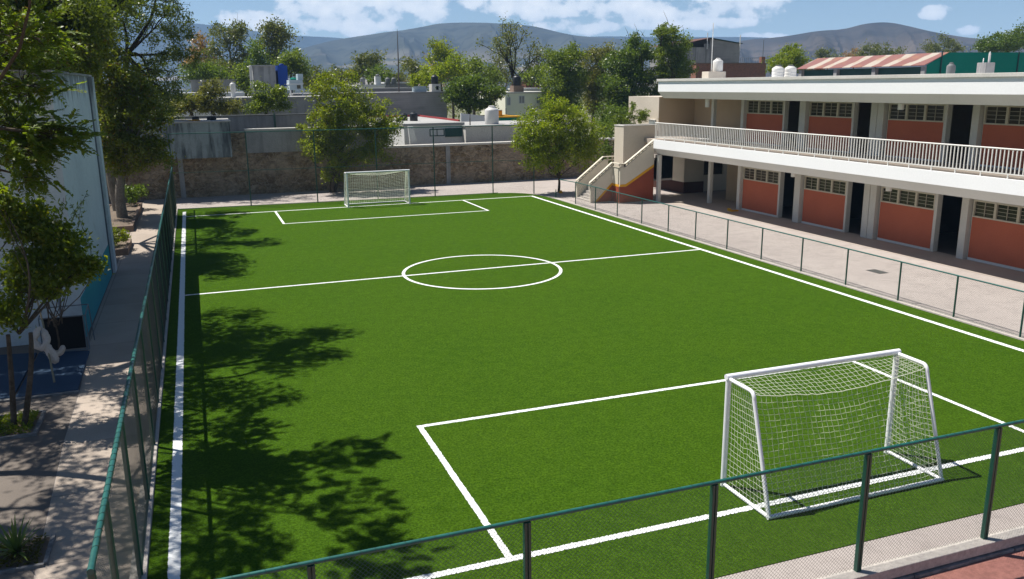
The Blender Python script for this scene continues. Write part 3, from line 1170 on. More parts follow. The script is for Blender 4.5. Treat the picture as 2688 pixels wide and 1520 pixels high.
# block at the back-left: upper part oversails the lower part
bk = MB()
bk.box(28.15, 36.4, 3.30, 34.0, 40.35, 6.05)
rb = bk.build('rear_block', M['beige'], sb)
MB().box(28.16, 36.388, 3.66, 31.35, 36.398, 6.04).build('shade_tan_coat', M['tan'], rb)  # thin coat over the beige; this face's shade is put into its darker colour
bl = MB()
bl.box(29.9, 36.02, .72, 31.35, 37.6, 3.29)
bl.box(31.36, 36.5, 0, 35, 37.6, 1.0)
bl.box(31.36, 36.5, 2.3, 35, 37.6, 3.29)
bl.box(33.2, 36.5, 1.001, 35, 37.6, 2.299)
bl.build('rear_block_base', M['cream'], sb)
bm = MB().box(29.885, 36.0, 0, 31.36, 37.62, .719)
bm.build('wainscot', M['maroon'], sb)
MB().box(29.9, 37.64, 0, 34, 40.3, 3.29).build('dark_wall', M['maroon'], sb)
fr = MB()
fr.box(31.40, 36.46, 1.01, 33.15, 36.52, 1.06).box(31.40, 36.46, 2.24, 33.15, 36.52, 2.29)
for xx in (31.40, 32.25, 33.10):
    fr.box(xx, 36.462, 1.062, xx + .06, 36.518, 2.238)
w = fr.build('window', M['frame'], sb)
MB().box(31.46, 36.56, 1.0, 33.10, 36.60, 2.3).build('pane', M['glass'], w)
# window and red band on the lit side of the rear block
fr = MB()
for yy in np.linspace(36.75, 37.5, 7):
    fr.box(28.09, yy - .012, 4.12, 28.11, yy + .012, 4.62)
fr.box(28.08, 36.70, 4.09, 28.145, 37.55, 4.12).box(28.08, 36.70, 4.62, 28.145, 37.55, 4.66)
w = fr.build('window', M['rail'], sb)
MB().box(28.12, 36.74, 4.12, 28.148, 37.5, 4.62).build('pane', M['houseblue'], w)
MB().box(28.135, 36.402, 3.66, 28.148, 36.7, 3.98).build('red_band', M['dado'], sb)
# railing on the upper walkway
rl = MB().tube([(XE + .08, YN, 4.64), (XE + .08, YE - .02, 4.64)], .028, 10).build('railing', M['rail'], sb, smooth=True)
MB().box(XE + .06, YN, 3.80, XE + .10, YE - .02, 3.835).build('bottom_rail', M['rail'], rl)
ys = np.arange(YE - .06, YN, -.155)
pickets = [y for y in ys]
far, near_ = [], []
order = sorted(pickets)            # the nearest hundred show largest
near_ = [y for y in order if y > 9.0][:100]
rest = [y for y in order if y not in set(near_)]
for y in near_:
    MB().box(XE + .065, y - .017, 3.836, XE + .098, y + .017, 4.615).build('baluster', M['rail'], rl)
mb = MB()
for y in rest:
    mb.box(XE + .065, y - .017, 3.836, XE + .098, y + .017, 4.615)
tag(mb.build('far_balusters', M['rail'], rl), kind='stuff')
for y in np.arange(YE - .06, YN, -1.06):
    MB().box(XE + .062, y - .017, 3.662, XE + .098, y + .017, 3.799).build('rail_foot', M['rail'], rl)

# lamps under the ceilings
for i, (y, z, lab) in enumerate(((29.75, 6.035, 'white drum lamp hanging under the upper ceiling in the left lobby'), (16.06, 6.035, 'white drum lamp under the roof in front of the upper windows'),
                                 (16.28, 2.785, 'white drum lamp under the walkway slab in front of the lower windows near the doors'), (22.23, 2.785, 'white drum lamp under the walkway slab beside the lower second column from the stairs'))):
    t = thing('ceiling_lamp', lab, 'lamp', (27.3, y, z), 'drum lamps along the school walkways')
    hgt = .42 if i == 0 else .24
    MB().lathe(27.3, y, [(.05, z - .03), (.05, z)], 12).build('mount', M['tankgrey'], t)
    MB().lathe(27.3, y, [(.115, z - .035 - hgt), (.12, z - .03 - hgt), (.12, z - .032)], 20).build('shade', M['rail'], t, smooth=True)

# ------------------------------------------------------------------ outside staircase
st = thing('staircase', 'cream concrete outside staircase with ochre stripe and red base left of the school', 'staircase', (24, 35, 0))
def wallpoly(pts, d):
    return MB().prism(pts, d)


# first flight, near parapet (faces the viewer)
P1 = [(22.62, 34.52, 0), (24.02, 34.42, 0), (24.02, 34.42, 2.12), (22.62, 34.52, .98)]
wallpoly(P1, (0.01, .16, 0)).build('near_parapet', M['cream'], st)
# landing return and second flight
P2 = [(24.08, 33.62, 0), (26.32, 33.62, 0), (26.32, 33.62, 3.42), (24.42, 33.62, 2.09), (24.08, 33.62, 2.09)]
wallpoly(P2, (0, .16, 0)).build('upper_parapet', M['cream'], st)
MB().prism([(24.03, 33.78, 0), (24.03, 34.41, 0), (24.03, 34.41, 2.11), (24.03, 33.78, 2.09)], (.15, 0, 0)).build('landing_parapet', M['cream'], st)
P3 = [(22.84, 36.9, 0), (24.95, 36.9, 0), (24.95, 36.9, 2.24), (24.62, 36.9, 2.24), (22.84, 36.9, .86)]
wallpoly(P3, (0, .16, 0)).build('far_parapet', M['cream'], st)
# handrail: slim rail on short blocks above each parapet
def handrail(pts, yoff):
    mb = MB()
    for a, b in zip(pts[:-1], pts[1:]):
        a, b = np.array(a), np.array(b)
        dz = .20
        for s in (.19, ):
            mb.hexa([tuple(a + (0, -.02, s)), tuple(b + (0, -.02, s)), tuple(b + (0, .18, s)), tuple(a + (0, .18, s)),
                     tuple(a + (0, -.02, s + .05)), tuple(b + (0, -.02, s + .05)), tuple(b + (0, .18, s + .05)), tuple(a + (0, .18, s + .05))])
        n = max(2, int(np.linalg.norm(b - a) / .26))
        for k in range(n + 1):
            c = a + (b - a) * (k + .0) / n
            mb.box(c[0] - .035, c[1] + .03, c[2] - .05, c[0] + .035, c[1] + .13, c[2] + .195)
        mb.hexa([tuple(a + (0, -.025, .001)), tuple(b + (0, -.025, .001)), tuple(b + (0, .175, .001)), tuple(a + (0, .175, .001)),
                 tuple(a + (0, -.025, .035)), tuple(b + (0, -.025, .035)), tuple(b + (0, .175, .035)), tuple(a + (0, .175, .035))])
    return mb


handrail([(22.58, 34.52, .98), (24.0, 34.43, 2.13)], 0).build('handrail', M['cream'], st)
handrail([(24.08, 33.62, 2.10), (24.42, 33.62, 2.10), (26.32, 33.62, 3.43)], 0).build('handrail', M['cream'], st)
handrail([(22.82, 36.9, .87), (24.62, 36.9, 2.25), (25.6, 36.9, 2.25)], 0).build('handrail', M['cream'], st)
mb = MB()
mb.box(24.0, 33.60, 2.30, 24.14, 34.6, 2.35).box(24.0, 33.60, 2.10, 24.14, 34.6, 2.135)
mb.build('handrail', M['cream'], st)
# painted base and stripe (thin coats standing proud of the walls)
def coat(pts, d, name, m):
    MB().prism(pts, d).build(name, m, st)


e = .006
coat([(23.02, 34.49 - e, .04), (24.025, 34.42 - e, .04), (24.025, 34.42 - e, 1.0), (23.98, 34.42 - e, 1.0)], (0, e * .9, 0), 'painted_base', M['dado'])
coat([(22.86, 34.503 - e, .04), (23.02, 34.492 - e, .04), (23.98, 34.424 - e, 1.002), (24.02, 34.42 - e, 1.002), (24.02, 34.42 - e, 1.13), (23.93, 34.43 - e, 1.13)], (0, e * .9, 0), 'ochre_stripe', M['yellow'])
coat([(24.08, 33.62 - e, .04), (26.32, 33.62 - e, .04), (26.32, 33.62 - e, 2.06), (24.50, 33.62 - e, .98), (24.08, 33.62 - e, .98)], (0, e * .9, 0), 'painted_base', M['dado'])
coat([(24.08, 33.62 - e, .982), (24.50, 33.62 - e, .982), (26.32, 33.62 - e, 2.062), (26.32, 33.62 - e, 2.22), (24.46, 33.62 - e, 1.12), (24.08, 33.62 - e, 1.12)], (0, e * .9, 0), 'ochre_stripe', M['yellow'])
coat([(24.03 - e, 33.63, .04), (24.03 - e, 34.41, .04), (24.03 - e, 34.41, .98), (24.03 - e, 33.63, .98)], (e * .9, 0, 0), 'painted_base', M['dado'])
coat([(24.03 - e, 33.63, .982), (24.03 - e, 34.41, .982), (24.03 - e, 34.41, 1.12), (24.03 - e, 33.63, 1.12)], (e * .9, 0, 0), 'ochre_stripe', M['yellow'])
MB().box(24.0, 33.60, 0, 26.36, 33.618, .035).build('base_course', M['kerb'], st)
# steps
mb = MB()
for k in range(8):
    mb.box(22.98 + .165 * k, 34.72, 0 if k == 0 else .165 * k + .001, 24.3, 36.88, .165 * (k + 1))
mb.box(24.301, 33.80, 1.0, 25.1, 36.88, 1.32)
for k in range(13):
    mb.box(25.101 + .2 * k, 33.80, 1.2 if k == 0 else 1.32 + .18 * k - .179, 27.72, 35.0, 1.32 + .18 * (k + 1) if k < 12 else 3.64)
mb.build('step', M['kerb'], st)
# tall screen wall
mb = MB()
mb.box(25.0, 35.02, 1.32, 27.3, 35.2, 4.40)
mb.box(25.0, 35.201, 1.32, 25.18, 36.2, 4.40)
mb.box(25.181, 36.02, 1.32, 27.3, 36.2, 4.40)
mb.build('screen_wall', M['beige'], st)
MB().box(24.97, 34.99, 4.402, 27.33, 35.22, 4.45).box(24.97, 35.221, 4.402, 25.2, 36.23, 4.45).box(25.201, 36.0, 4.402, 27.33, 36.23, 4.45).build('wall_cap', M['coping'], st)
MB().box(22.72, 34.75, 0, 22.979, 36.85, .08).build('bottom_step', M['kerb'], st)

# small things in the court
t = MB().box(24.0, 12.98, .004, 24.42, 13.66, .012)
tag(t.build('drain_grate', M['grille']), 'dark square drain grating set in the pale court between the fence and the school', 'drain')
mb = MB().box(28.05, 28.1, .006, 28.5, 28.22, .09).box(28.05, 28.221, .006, 28.13, 28.5, .16)
tag(mb.build('yellow_bracket', M['yellow']), 'small bright yellow bracket on the walkway floor beside the first classroom column', 'bracket')
tag(MB().lathe(22.93, 39.62, [(.13, .0), (.12, .08), (.07, .17), (.02, .18)], 10).build('yellow_cone', M['yellow'], smooth=True), 'small yellow marker at the foot of the round tree by the stairs', 'marker')


# ------------------------------------------------------------------ tanks
def tank(label, x, y, z, r, h, m, group=None, lid=None, ridged=False):
    t = thing('water_tank', label, 'water tank', (x, y, z), group)
    prof = [(r * .97, z), (r, z + .03 * h)]
    if ridged:
        for k in range(1, 4):
            zz = z + h * .72 * k / 4
            prof += [(r, zz - .03), (r * .965, zz - .01), (r * .965, zz + .01), (r, zz + .03)]
    prof += [(r, z + h * .74), (r * .96, z + h * .79), (r * .52, z + h * .90), (r * .46, z + h * .91)]
    MB().lathe(x, y, prof, 24).build('tank_body', m, t, smooth=True)
    MB().lathe(x, y, [(r * .46, z + h * .91), (r * .47, z + h * .98), (r * .30, z + h)], 16).build('lid', lid or m, t, smooth=True)
    return t


t = thing('tank_plinth', 'cream block plinth under the left white tank on the school roof', 'plinth', (29.6, 33, 6.98))
MB().box(29.03, 32.4, 6.974, 30.2, 33.1, 7.50).build('block', M['beige'], t, bevel=.02)
tank('white water tank on a cream plinth, leftmost on the school roof', 29.86, 32.75, 7.502, .29, .76, M['tankwhite'])
tag(MB().tube([(29.4, 32.7, 7.502), (29.4, 32.7, 10.2)], .025, 6).build('vent_pipe', M['rail']), 'thin pale pipe standing beside the tank on the school roof', 'pipe')
g = 'pair of banded white tanks'
tank('white banded tank on the school roof, left of a pair', 32.45, 30.6, 6.972, .33, .84, M['tankwhite'], g, M['tankgrey'], True)
tank('white banded tank on the school roof, right of a pair', 33.32, 30.6, 6.972, .33, .85, M['tankwhite'], g, M['tankgrey'], True)
tank('dark grey drum on the school roof in front of the green netting', 33.95, 20, 6.972, .19, .70, M['tankgrey'])
t = thing('concrete_stub', 'short raw concrete column stub with bare rebar on the school roof', 'column stub', (36.1, 20, 6.97))
MB().box(35.86, 19.8, 6.974, 36.44, 20.3, 7.66).build('block', M['concrete'], t, bevel=.02)
for dx, hh in ((-.2, .2), (.12, .45), (.17, .5), (.2, .42)):
    MB().tube([(36.1 + dx, 20, 7.66), (36.1 + dx, 20.0, 7.66 + hh)], .022, 5).build('rebar', M['rail'], t)

# ------------------------------------------------------------------ long shed with green netting behind the school
sh = thing('long_shed', 'long shed with striped red and cream sheet roof and green netting gable behind the school', 'shed', (50, 42, 0))
xe, xr = 48.94, 50.9
MB().prism([(xe - .15, 36, 7.86), (xr, 36, 8.72), (xr, 36, 8.76), (xe - .15, 36, 7.90)], (0, 13.5, 0)).build('roof', M['sheetroof'], sh)
MB().box(xe + .3, 36.2, -.5, xe + .4, 49.3, 7.78).build('wall', M['shutter'], sh)
for y in (36.25, 40.9, 45.0, 49.2):
    MB().box(xe, y - .18, -.5, xe + .32, y + .18, 7.80).build('pillar', M['plaster'], sh)
t = MB().prism([(xe + .15, 36.05, -.5), (72, 36.05, -.5), (72, 36.05, 8.80), (xr, 36.05, 8.74), (xe + .15, 36.05, 7.90)], (0, .05, 0)).build('green_netting', M['mesh'], sh)
for x in (50.3, 57.6, 64):
    MB().tube([(x, 36.0, -.5), (x, 36.0, 8.8)], .05, 6).build('net_post', M['shutter'], sh)

# ------------------------------------------------------------------ left building
lb = thing('left_building', 'pale blue-white flat-roofed building with stained top and teal dado by the path', 'building', (-5, 20, 0))
MB().box(-12, 15.2, -.3, -2.55, 25.4, 7.35).build('wall', M['bluewall'], lb)
MB().box(-12.05, 15.14, 7.352, -2.49, 25.46, 7.42).build('roof_edge', M['concrete'], lb)
MB().box(-2.549, 15.3, .0, -2.535, 24.3, 1.17).build('teal_dado', M['teal'], lb)
MB().box(-2.549, 24.55, .0, -2.42, 25.3, 7.35).build('end_pilaster', M['bluewall'], lb)
MB().box(-2.549, 24.32, .0, -2.50, 24.40, 7.3).build('downpipe', M['iron'], lb)
MB().box(-3.42, 15.15, 5.0, -2.75, 15.198, 5.72).build('window', M['glass'], lb)

# ------------------------------------------------------------------ far walls
sw = thing('stone_wall', 'rubble stone boundary wall with pale coping behind the far end of the pitch', 'wall', (12, 48, 0))
MB().box(-14, 47.8, -.3, 4.10, 48.5, 4.10).build('stone_face', M['stone'], sw)
MB().box(4.101, 47.8, -.3, 40, 48.35, 2.70).build('stone_face', M['stone'], sw)
MB().box(13.2, 47.74, 2.702, 40, 48.45, 2.84).build('coping', M['coping'], sw)
MB().box(4.101, 47.82, 2.702, 13.19, 48.3, 4.16).build('plastered_top', M['plaster'], sw)
MB().box(4.05, 47.76, 4.162, 13.25, 48.4, 4.26).build('coping', M['coping'], sw)
for x in (-0.2, 17.6):
    MB().box(x, 47.72, -.3, x + .3, 47.799, 2.69).build('pier', M['plaster'], sw)

bb = thing('rooftop_box', 'stained blue-grey concrete box overhanging the stone wall at left', 'outbuilding', (0, 48, 2.6))
MB().hexa([(-3.4, 46.9, 2.56), (3.12, 46.9, 2.56), (3.12, 51.4, 2.56), (-3.4, 51.4, 2.56), (-3.4, 46.7, 4.78), (3.12, 46.7, 4.78), (3.12, 51.4, 4.78), (-3.4, 51.4, 4.78)]).build('wall', M['bluegrey'], bb)
MB().box(-3.5, 46.62, 4.782, 3.2, 51.5, 4.86).build('roof_slab', M['roofgrey'], bb)
for i, (u, v, r, lab) in enumerate(((514, 318, .22, 'small black pot on the blue-grey box roof, left of two'), (556, 319, .30, 'larger black pot with a thin stem on the blue-grey box roof'))):
    p = at(u, v, 48.6)
    t = thing('black_pot', lab, 'pot', (p[0], 48.6, 4.862), 'black pots on the blue-grey roof')
    MB().lathe(p[0], 48.6, [(r * .9, 4.862), (r, 4.9), (r, 5.1), (r * .8, 5.12), (r * .78, 5.06)], 16).build('pot', M['tankblack'], t, smooth=True)
    MB().tube([(p[0], 48.6, 5.06), (p[0] + .05, 48.6, 5.4 + i * .3)], .015, 4).build('stem', M['bark'], t)
mb = MB()
rg = random.Random(9)
for k in range(9):
    x, y = rg.uniform(.0, 1.0), rg.uniform(47.2, 47.9)
    mb.box(x, y, 4.864 + .012 * k, x + rg.uniform(.3, .7), y + .25, 4.872 + .012 * k)
tag(mb.build('plank_pile', M['yellow']), 'yellowish planks lying flat on the blue-grey box roof', 'planks')

gw = thing('back_wall', 'long grey plastered wall with green post behind the stone wall at left', 'wall', (2, 52, 0))
MB().box(-10, 52, -.5, 9.5, 52.3, 4.97).build('wall', M['plaster'], gw)
MB().box(-10, 51.95, 4.972, 9.5, 52.35, 5.03).build('cap', M['tankgrey'], gw)
p = at(720, 300, 51.85)
MB().box(p[0] - .06, 51.8, .5, p[0] + .06, 51.92, 5.1).build('post', M['green'], gw)


# ------------------------------------------------------------------ houses beyond
def house(name, label, u0, u1, vt, Y, depth, wall, roof=M['roofgrey'], cat='house', cap=.18, zb=-.5, over=.08):
    a, b = at(u0, vt, Y), at(u1, vt, Y)
    z = (a[2] + b[2]) / 2
    t = thing(name, label, cat, ((a[0] + b[0]) / 2, Y + depth / 2, zb))
    MB().box(a[0], Y, zb, b[0], Y + depth, z - cap).build('wall', wall, t)
    MB().box(a[0] - over, Y - over, z - cap + .002, b[0] + over, Y + depth + over, z).build('roof', roof, t)
    return t, a[0], b[0], z


def facade_window(t, Y, u0, u1, v0, v1, pane=M['glass'], fr=M['housewhite']):
    a, b = at(u0, v1, Y), at(u1, v0, Y)
    mb = MB()
    w = .06
    mb.box(a[0], Y - .04, a[2], b[0], Y - .002, a[2] + w).box(a[0], Y - .04, b[2] - w, b[0], Y - .002, b[2])
    for x in (a[0], (a[0] + b[0]) / 2 - w / 2, b[0] - w):
        mb.box(x, Y - .038, a[2] + w, x + w, Y - .003, b[2] - w)
    o = mb.build('window', fr, t)
    MB().box(a[0] + w, Y - .02, a[2] + w, b[0] - w, Y - .001, b[2] - w).build('pane', pane, o)


# low house right behind the stone wall
h1, xa, xb, zr = house('low_house', 'low grey-white house with flat screed roof and green shutters behind the stone wall', 1060, 1216, 323, 50.5, 13.5, M['housewhite'], M['roofgrey'])
facade_window(h1, 50.5, 1128, 1166, 338, 358, M['housewhite'], M['shutter'])
a, b = at(1168, 337, 50.45), at(1216, 358, 50.45)
MB().box(a[0], 50.42, b[2], b[0], 50.49, a[2]).build('shutter', M['shutter'], h1)
MB().box(xa - .1, 63.9, zr + .002, xb + .3, 64.1, zr + .16).box(xb + .09, 52, zr + .002, xb + .2, 63.89, zr + .14).build('red_trim', M['redtrim'], h1)
a = at(1075, 331, 49.6)
MB().prism([(a[0] - .1, 49.0, 2.4), (a[0] + .5, 49.0, 2.4), (a[0] + .1, 49.0, a[2]), (a[0] - .25, 49.0, a[2])], (0, .2, 0)).build('buttress', M['housewhite'], h1)
p1, p2 = at(1060, 304, 56), at(1086, 307, 55)
g = 'pair of black tanks on the low grey roof'
tank('squat black water tank on the low flat roof, left of a pair', p1[0], 56, zr + .002, .29, .62, M['tankblack'], g)
tank('squat black water tank on the low flat roof, right of a pair', p2[0], 55, zr + .002, .31, .72, M['tankblack'], g)
h3, xa3, xb3, zr3 = house('low_house', 'low grey-walled house carrying the big white tank beside the round tree', 1222, 1500, 326, 49.6, 6.5, M['coping'], M['roofgrey'], cap=.10)
p = at(1291, 326, 51)
tank('large white water tank with domed lid on the low house behind the fence', p[0], 51, zr3 + .002, .53, 1.36, M['tankwhite'])
p0 = at(1234, 327, 50.2)
t = MB().tube([(p0[0], 50.2, zr3), (p0[0], 50.2, zr3 + .45), (p0[0] + .02, 50.2, zr3 + .9)], [.05, .035, .012], 6).build('pipe_stub', M['mast'])
tag(t, 'short dark pipe sticking up from the low roof left of the white tank', 'pipe')
a, b = at(1210, 297, 58), at(1276, 300, 58)
tag(MB().prism([(a[0], 58, 2), (b[0], 58, 2), (b[0], 58, b[2] - .15), (a[0], 58, a[2])], (0, .2, 0)).build('parapet_wall', M['housewhite']), 'sloping whitewashed parapet wall behind the low house', 'wall')
hg, a0, a1, zg = house('green_shed', 'dark green hut with a yellow roof edge beside the cream house', 1302, 1366, 305, 60, 4, M['mesh'], M['yellow'], 'hut', .12)
p = at(1318, 305, 60)
t = thing('yellow_box', 'yellow box standing on the green hut', 'box', (p[0], 61, zg))
MB().box(p[0] - .25, 60.6, zg + .002, p[0] + .25, 61.2, zg + .48).build('body', M['yellow'], t, bevel=.05)
MB().box(p[0] - .22, 60.55, zg + .482, p[0] + .22, 61.2, zg + .55).build('lid', M['coping'], t)

# grey block house and what stands on it
hb, b0, b1, zb_ = house('block_house', 'wide grey block house with a long blank wall in the middle distance', 770, 1172, 243, 66, 7, M['block'], M['plaster'], cap=.12)
hb2, _, _, zb2 = house('block_house', 'second grey block wall rising just behind the wide blank one', 930, 1086, 231, 74, 5, M['block'], M['roofgrey'], cap=.10)
p = at(1142, 244, 67.5)
t = thing('tank_pedestal', 'pale pedestal with a dark opening under the black tank on the block house', 'pedestal', (p[0], 67.5, zb_))
MB().box(p[0] - .42, 67.0, zb_ + .002, p[0] + .42, 68, zb_ + .68).build('block', M['coping'], t)
MB().box(p[0] - .02, 66.98, zb_ + .15, p[0] + .22, 66.999, zb_ + .5).build('opening', M['panel'], t)
tank('black water tank on a pale pedestal above the grey block house', p[0], 67.5, zb_ + .682, .33, .86, M['tankblack'])
a, b = at(1085, 231, 67.5), at(1116, 244, 67.5)
t = thing('planter_box', 'pale blue planter box with a bush on the block house roof', 'planter', ((a[0] + b[0]) / 2, 67.5, zb_))
MB().box(a[0], 67, zb_ + .002, b[0], 68, zb_ + .50).build('box', M['houseblue'], t)
rng = np.random.default_rng(31)
P, C = crown_points([((a[0] + b[0]) / 2 - .2, 67.5, zb_ + 1.1, .9, .5, .7, 26)], 60, .28, rng)
np_mesh('foliage', leaf_verts(P, .16, .08, rng), 4, M['l_round'], t)
p = at(1046.5, 232, 70)
q = at(1042.6, 77, 70)
tag(MB().tube([tuple(p - np.array((0, 0, .8))), tuple((p + q) / 2 + np.array((.03, 0, 0))), tuple(q)], [.075, .055, .02], 6).build('antenna_mast', M['mast']), 'tall thin dark antenna mast above the grey block houses', 'mast')

# cream house
hc, c0, c1, zc_ = house('cream_house', 'pale yellow two-storey house with small windows behind the round tree', 1326, 1452, 241, 71, 8, M['housecream'], M['coping'], cap=.16)
facade_window(hc, 71, 1331, 1340, 255, 277, M['plaster'])
facade_window(hc, 71, 1362, 1377, 251, 272, M['plaster'])
facade_window(hc, 71, 1408, 1418, 253, 272, M['plaster'])
a = at(1330, 300, 71)
MB().tube([(a[0] - .1, 70.95, a[2] - 1), (a[0] - .1, 70.95, a[2] + .6)], .06, 6).build('downpipe', M['plaster'], hc)
p = at(1357, 241, 72)
t = thing('tank_pedestal', 'rough brick pedestal under the black tank on the cream house', 'pedestal', (p[0], 72, zc_))
MB().box(p[0] - .55, 71.5, zc_ + .002, p[0] + .55, 72.6, zc_ + .62).build('block', M['terracotta'], t)
tank('black water tank on a brick pedestal above the cream house', p[0], 72, zc_ + .622, .42, 1.08, M['tankblack'])
house('brick_house', 'small red brick house glimpsed between trees behind the cream house', 1380, 1440, 211, 88, 5, M['brick'], M['terracotta'])
house('white_house', 'low whitewashed house with bright roof behind the cream house', 1376, 1432, 231, 80, 5, M['housewhite'], M['housewhite'])

# white far houses
hw, w0, w1, zw_ = house('white_house', 'long far whitewashed house with grey end wall behind the yellowing tree', 1010, 1082, 215, 92, 6, M['plaster'], M['housewhite'])
hw2, w2, w3, zw2 = house('white_house', 'bright white far house seen over the yellowing tree', 941, 1010, 222, 88, 4, M['housewhite'], M['housewhite'])
p = at(992, 228, 88.5)
t = thing('tank_tower', 'narrow white tank tower on the far white house', 'tower', (p[0], 88.5, 4))
MB().box(p[0] - .32, 88.2, zw2 - .6, p[0] + .32, 88.8, zw2 + .9).build('shaft', M['housewhite'], t)
MB().lathe(p[0], 88.5, [(.22, zw2 + .9), (.22, zw2 + 1.05), (.1, zw2 + 1.15)], 10).build('lid', M['tankgrey'], t)
for u, lab in ((952, 'small grey tank at the left end of the far white house'), (1018, 'small grey tank on the far grey wall, left of the mast'), (1034, 'small dark tank just left of the antenna mast')):
    p = at(u, 215, 90)
    tank(lab, p[0], 90, p[2] - .3, .30, .85, M['tankgrey'], 'small tanks on far roofs')

# left middle distance
h5, x5, x6, z5 = house('grey_house', 'long grey rendered house with pale roof edge behind the bushes', 575, 935, 254, 58, 8, M['plaster'], M['roofgrey'], cap=.14)
h6, _, _, z6 = house('grey_house', 'grey streaked far wall with small roof left of the concrete cube', 500, 618, 209, 80, 5, M['plaster'], M['plaster'], cap=.1)
h7, _, _, z7 = house('white_house', 'low whitewashed strip of roofs left of the white cylinder tank', 470, 640, 243, 68, 5, M['housewhite'], M['housewhite'], cap=.3)
p = at(613, 254, 60)
t = thing('tank_pedestal', 'white round pedestal under the slim white tank', 'pedestal', (p[0], 60, z5))
MB().lathe(p[0], 60, [(.17, z5), (.17, z5 + .45)], 14).build('shaft', M['housewhite'], t, smooth=True)
tank('slim white cylinder tank on a round pedestal left of the concrete cube', p[0], 60, z5 + .452, .21, .70, M['tankwhite'])
a, b = at(662, 174, 70), at(726, 226, 70)
cc = thing('concrete_cube', 'stained raw concrete rooftop cube left of the blue box', 'rooftop room', ((a[0] + b[0]) / 2, 71, z5))
MB().box(a[0], 70, b[2] - 3, b[0], 72.6, a[2]).build('wall', M['concrete'], cc)
MB().box(a[0] - .15, 69.9, a[2] + .002, b[0], 72.7, a[2] + .10).build('roof', M['roofgrey'], cc)
MB().box(a[0] - .28, 69.85, b[2] - 3, a[0] - .05, 69.98, a[2]).build('edge_post', M['coping'], cc)
a, b = at(727, 172, 70), at(757, 226, 70)
bx = thing('blue_shelter', 'vivid blue tarpaulin-clad rooftop box with a blue tank lid', 'shelter', ((a[0] + b[0]) / 2, 71, z5))
MB().box(a[0] + .02, 69.9, b[2], b[0], 72, a[2]).build('cladding', M['tarp'], bx)
MB().lathe((a[0] + b[0]) / 2 + .05, 71, [(.22, a[2]), (.22, a[2] + .10), (.17, a[2] + .17), (.1, a[2] + .18)], 18).build('tank_lid', M['tarp'], bx, smooth=True)
a, b = at(720, 227, 71), at(760, 246, 71)
MB().box(a[0] - .1, 69.95, b[2] - .6, b[0], 72.2, a[2] - .02).build('base', M['housewhite'], bx)
a, b = at(759, 210, 64), at(797, 252, 64)
lbx = thing('blue_cabin', 'pale blue rooftop cabin on legs with a green tank lid right of the blue box', 'cabin', ((a[0] + b[0]) / 2, 65, z5))
MB().box(a[0], 64, b[2] + .5, b[0], 66, a[2]).build('body', M['houseblue'], lbx)
MB().box(a[0] - .05, 63.95, (a[2] + b[2]) / 2 + .3, b[0] + .05, 66.05, (a[2] + b[2]) / 2 + .36).build('ledge', M['housewhite'], lbx)
c, d = at(781, 194, 64.3), at(796, 209, 64.3)
MB().box(c[0], 64.3, a[2] + .002, d[0], 65.5, c[2]).build('turret', M['houseblue'], lbx)
c = at(770, 205, 64.6)
MB().lathe(c[0], 64.7, [(.25, a[2] + .002), (.26, a[2] + .12), (.15, a[2] + .2)], 14).build('tank_lid', M['mesh'], lbx)
for x in (a[0] + .06, b[0] - .06):
    MB().box(x - .05, 64.0, z5, x + .05, 64.1, b[2] + .499).build('leg', M['housewhite'], lbx)
MB().box(a[0] + .6, 63.98, b[2] + .6, a[0] + .9, 63.999, b[2] + .9).build('window', M['glass'], lbx)

# right: grey house with sloping sheet roof over a brick parapet
gh = thing('grey_house', 'raw grey rendered house with lean-to sheet roof above the brick parapet', 'house', (60, 95, 0))
c, l, r = at(1865, 101, 95), at(1800, 116, 101), at(1943, 109, 95)
zt = c[2]
MB().prism([(c[0], 95, 3), (r[0], 95, 3), (r[0], 95, zt - .7), (c[0], 95, zt - .05)], (0, 8, 0)).build('wall', M['block'], gh)
MB().prism([(c[0] - .2, 94.8, zt + .02), (r[0] + .3, 94.8, zt - .70), (r[0] + .3, 94.8, zt - .60), (c[0] - .2, 94.8, zt + .12)], (0, 8.4, 0)).build('roof', M['shutter'], gh)
MB().box(c[0] - 5.0, 95.02, 3, c[0] - .002, 103, zt - 1.2).build('side_wall', M['concrete'], gh)
MB().prism([(c[0] - 5.2, 94.7, zt - .95), (c[0] - .21, 94.7, zt + .0), (c[0] - .21, 94.7, zt + .10), (c[0] - 5.2, 94.7, zt - .85)], (0, 8.2, 0)).build('lean_to_roof', M['rust'], gh)
facade_window(gh, 95.0, 1848, 1862, 115, 126, M['plaster'], M['concrete'])
for u, v in ((1858, 86), (1944, 92)):
    q = at(u, v, 94.6)
    MB().tube([(q[0], 94.6, q[2] - 2.2), tuple(q)], .07, 5).build('pole', M['rail'], gh)
bp, x0b, x1b, zbp = house('brick_parapet', 'dark red brick parapet wall below the grey house', 1828, 2012, 165, 84, 1.2, M['brick'], M['terracotta'], 'wall', .1)
q0, q1 = at(1944, 152, 84.3), at(2000, 152, 84.3)
t = thing('roof_railing', 'thin iron railing on top of the brick parapet', 'railing', ((q0[0] + q1[0]) / 2, 84.3, zbp))
MB().tube([tuple(q0), (q1[0], 84.3, q0[2])], .03, 5).build('rail', M['iron'], t)
for k in range(12):
    xx = q0[0] + (q1[0] - q0[0]) * k / 11
    MB().tube([(xx, 84.3, zbp), (xx, 84.3, q0[2])], .025, 4).build('bar', M['iron'], t)
q = at(2002, 158, 84)
tag(MB().box(q[0] - .25, 83.9, zbp, q[0] + .3, 84.4, zbp + .75).build('chimney_stub', M['brick']), 'short brick stub at the right end of the brick parapet', 'brick stub')
q = at(2005, 105, 100)
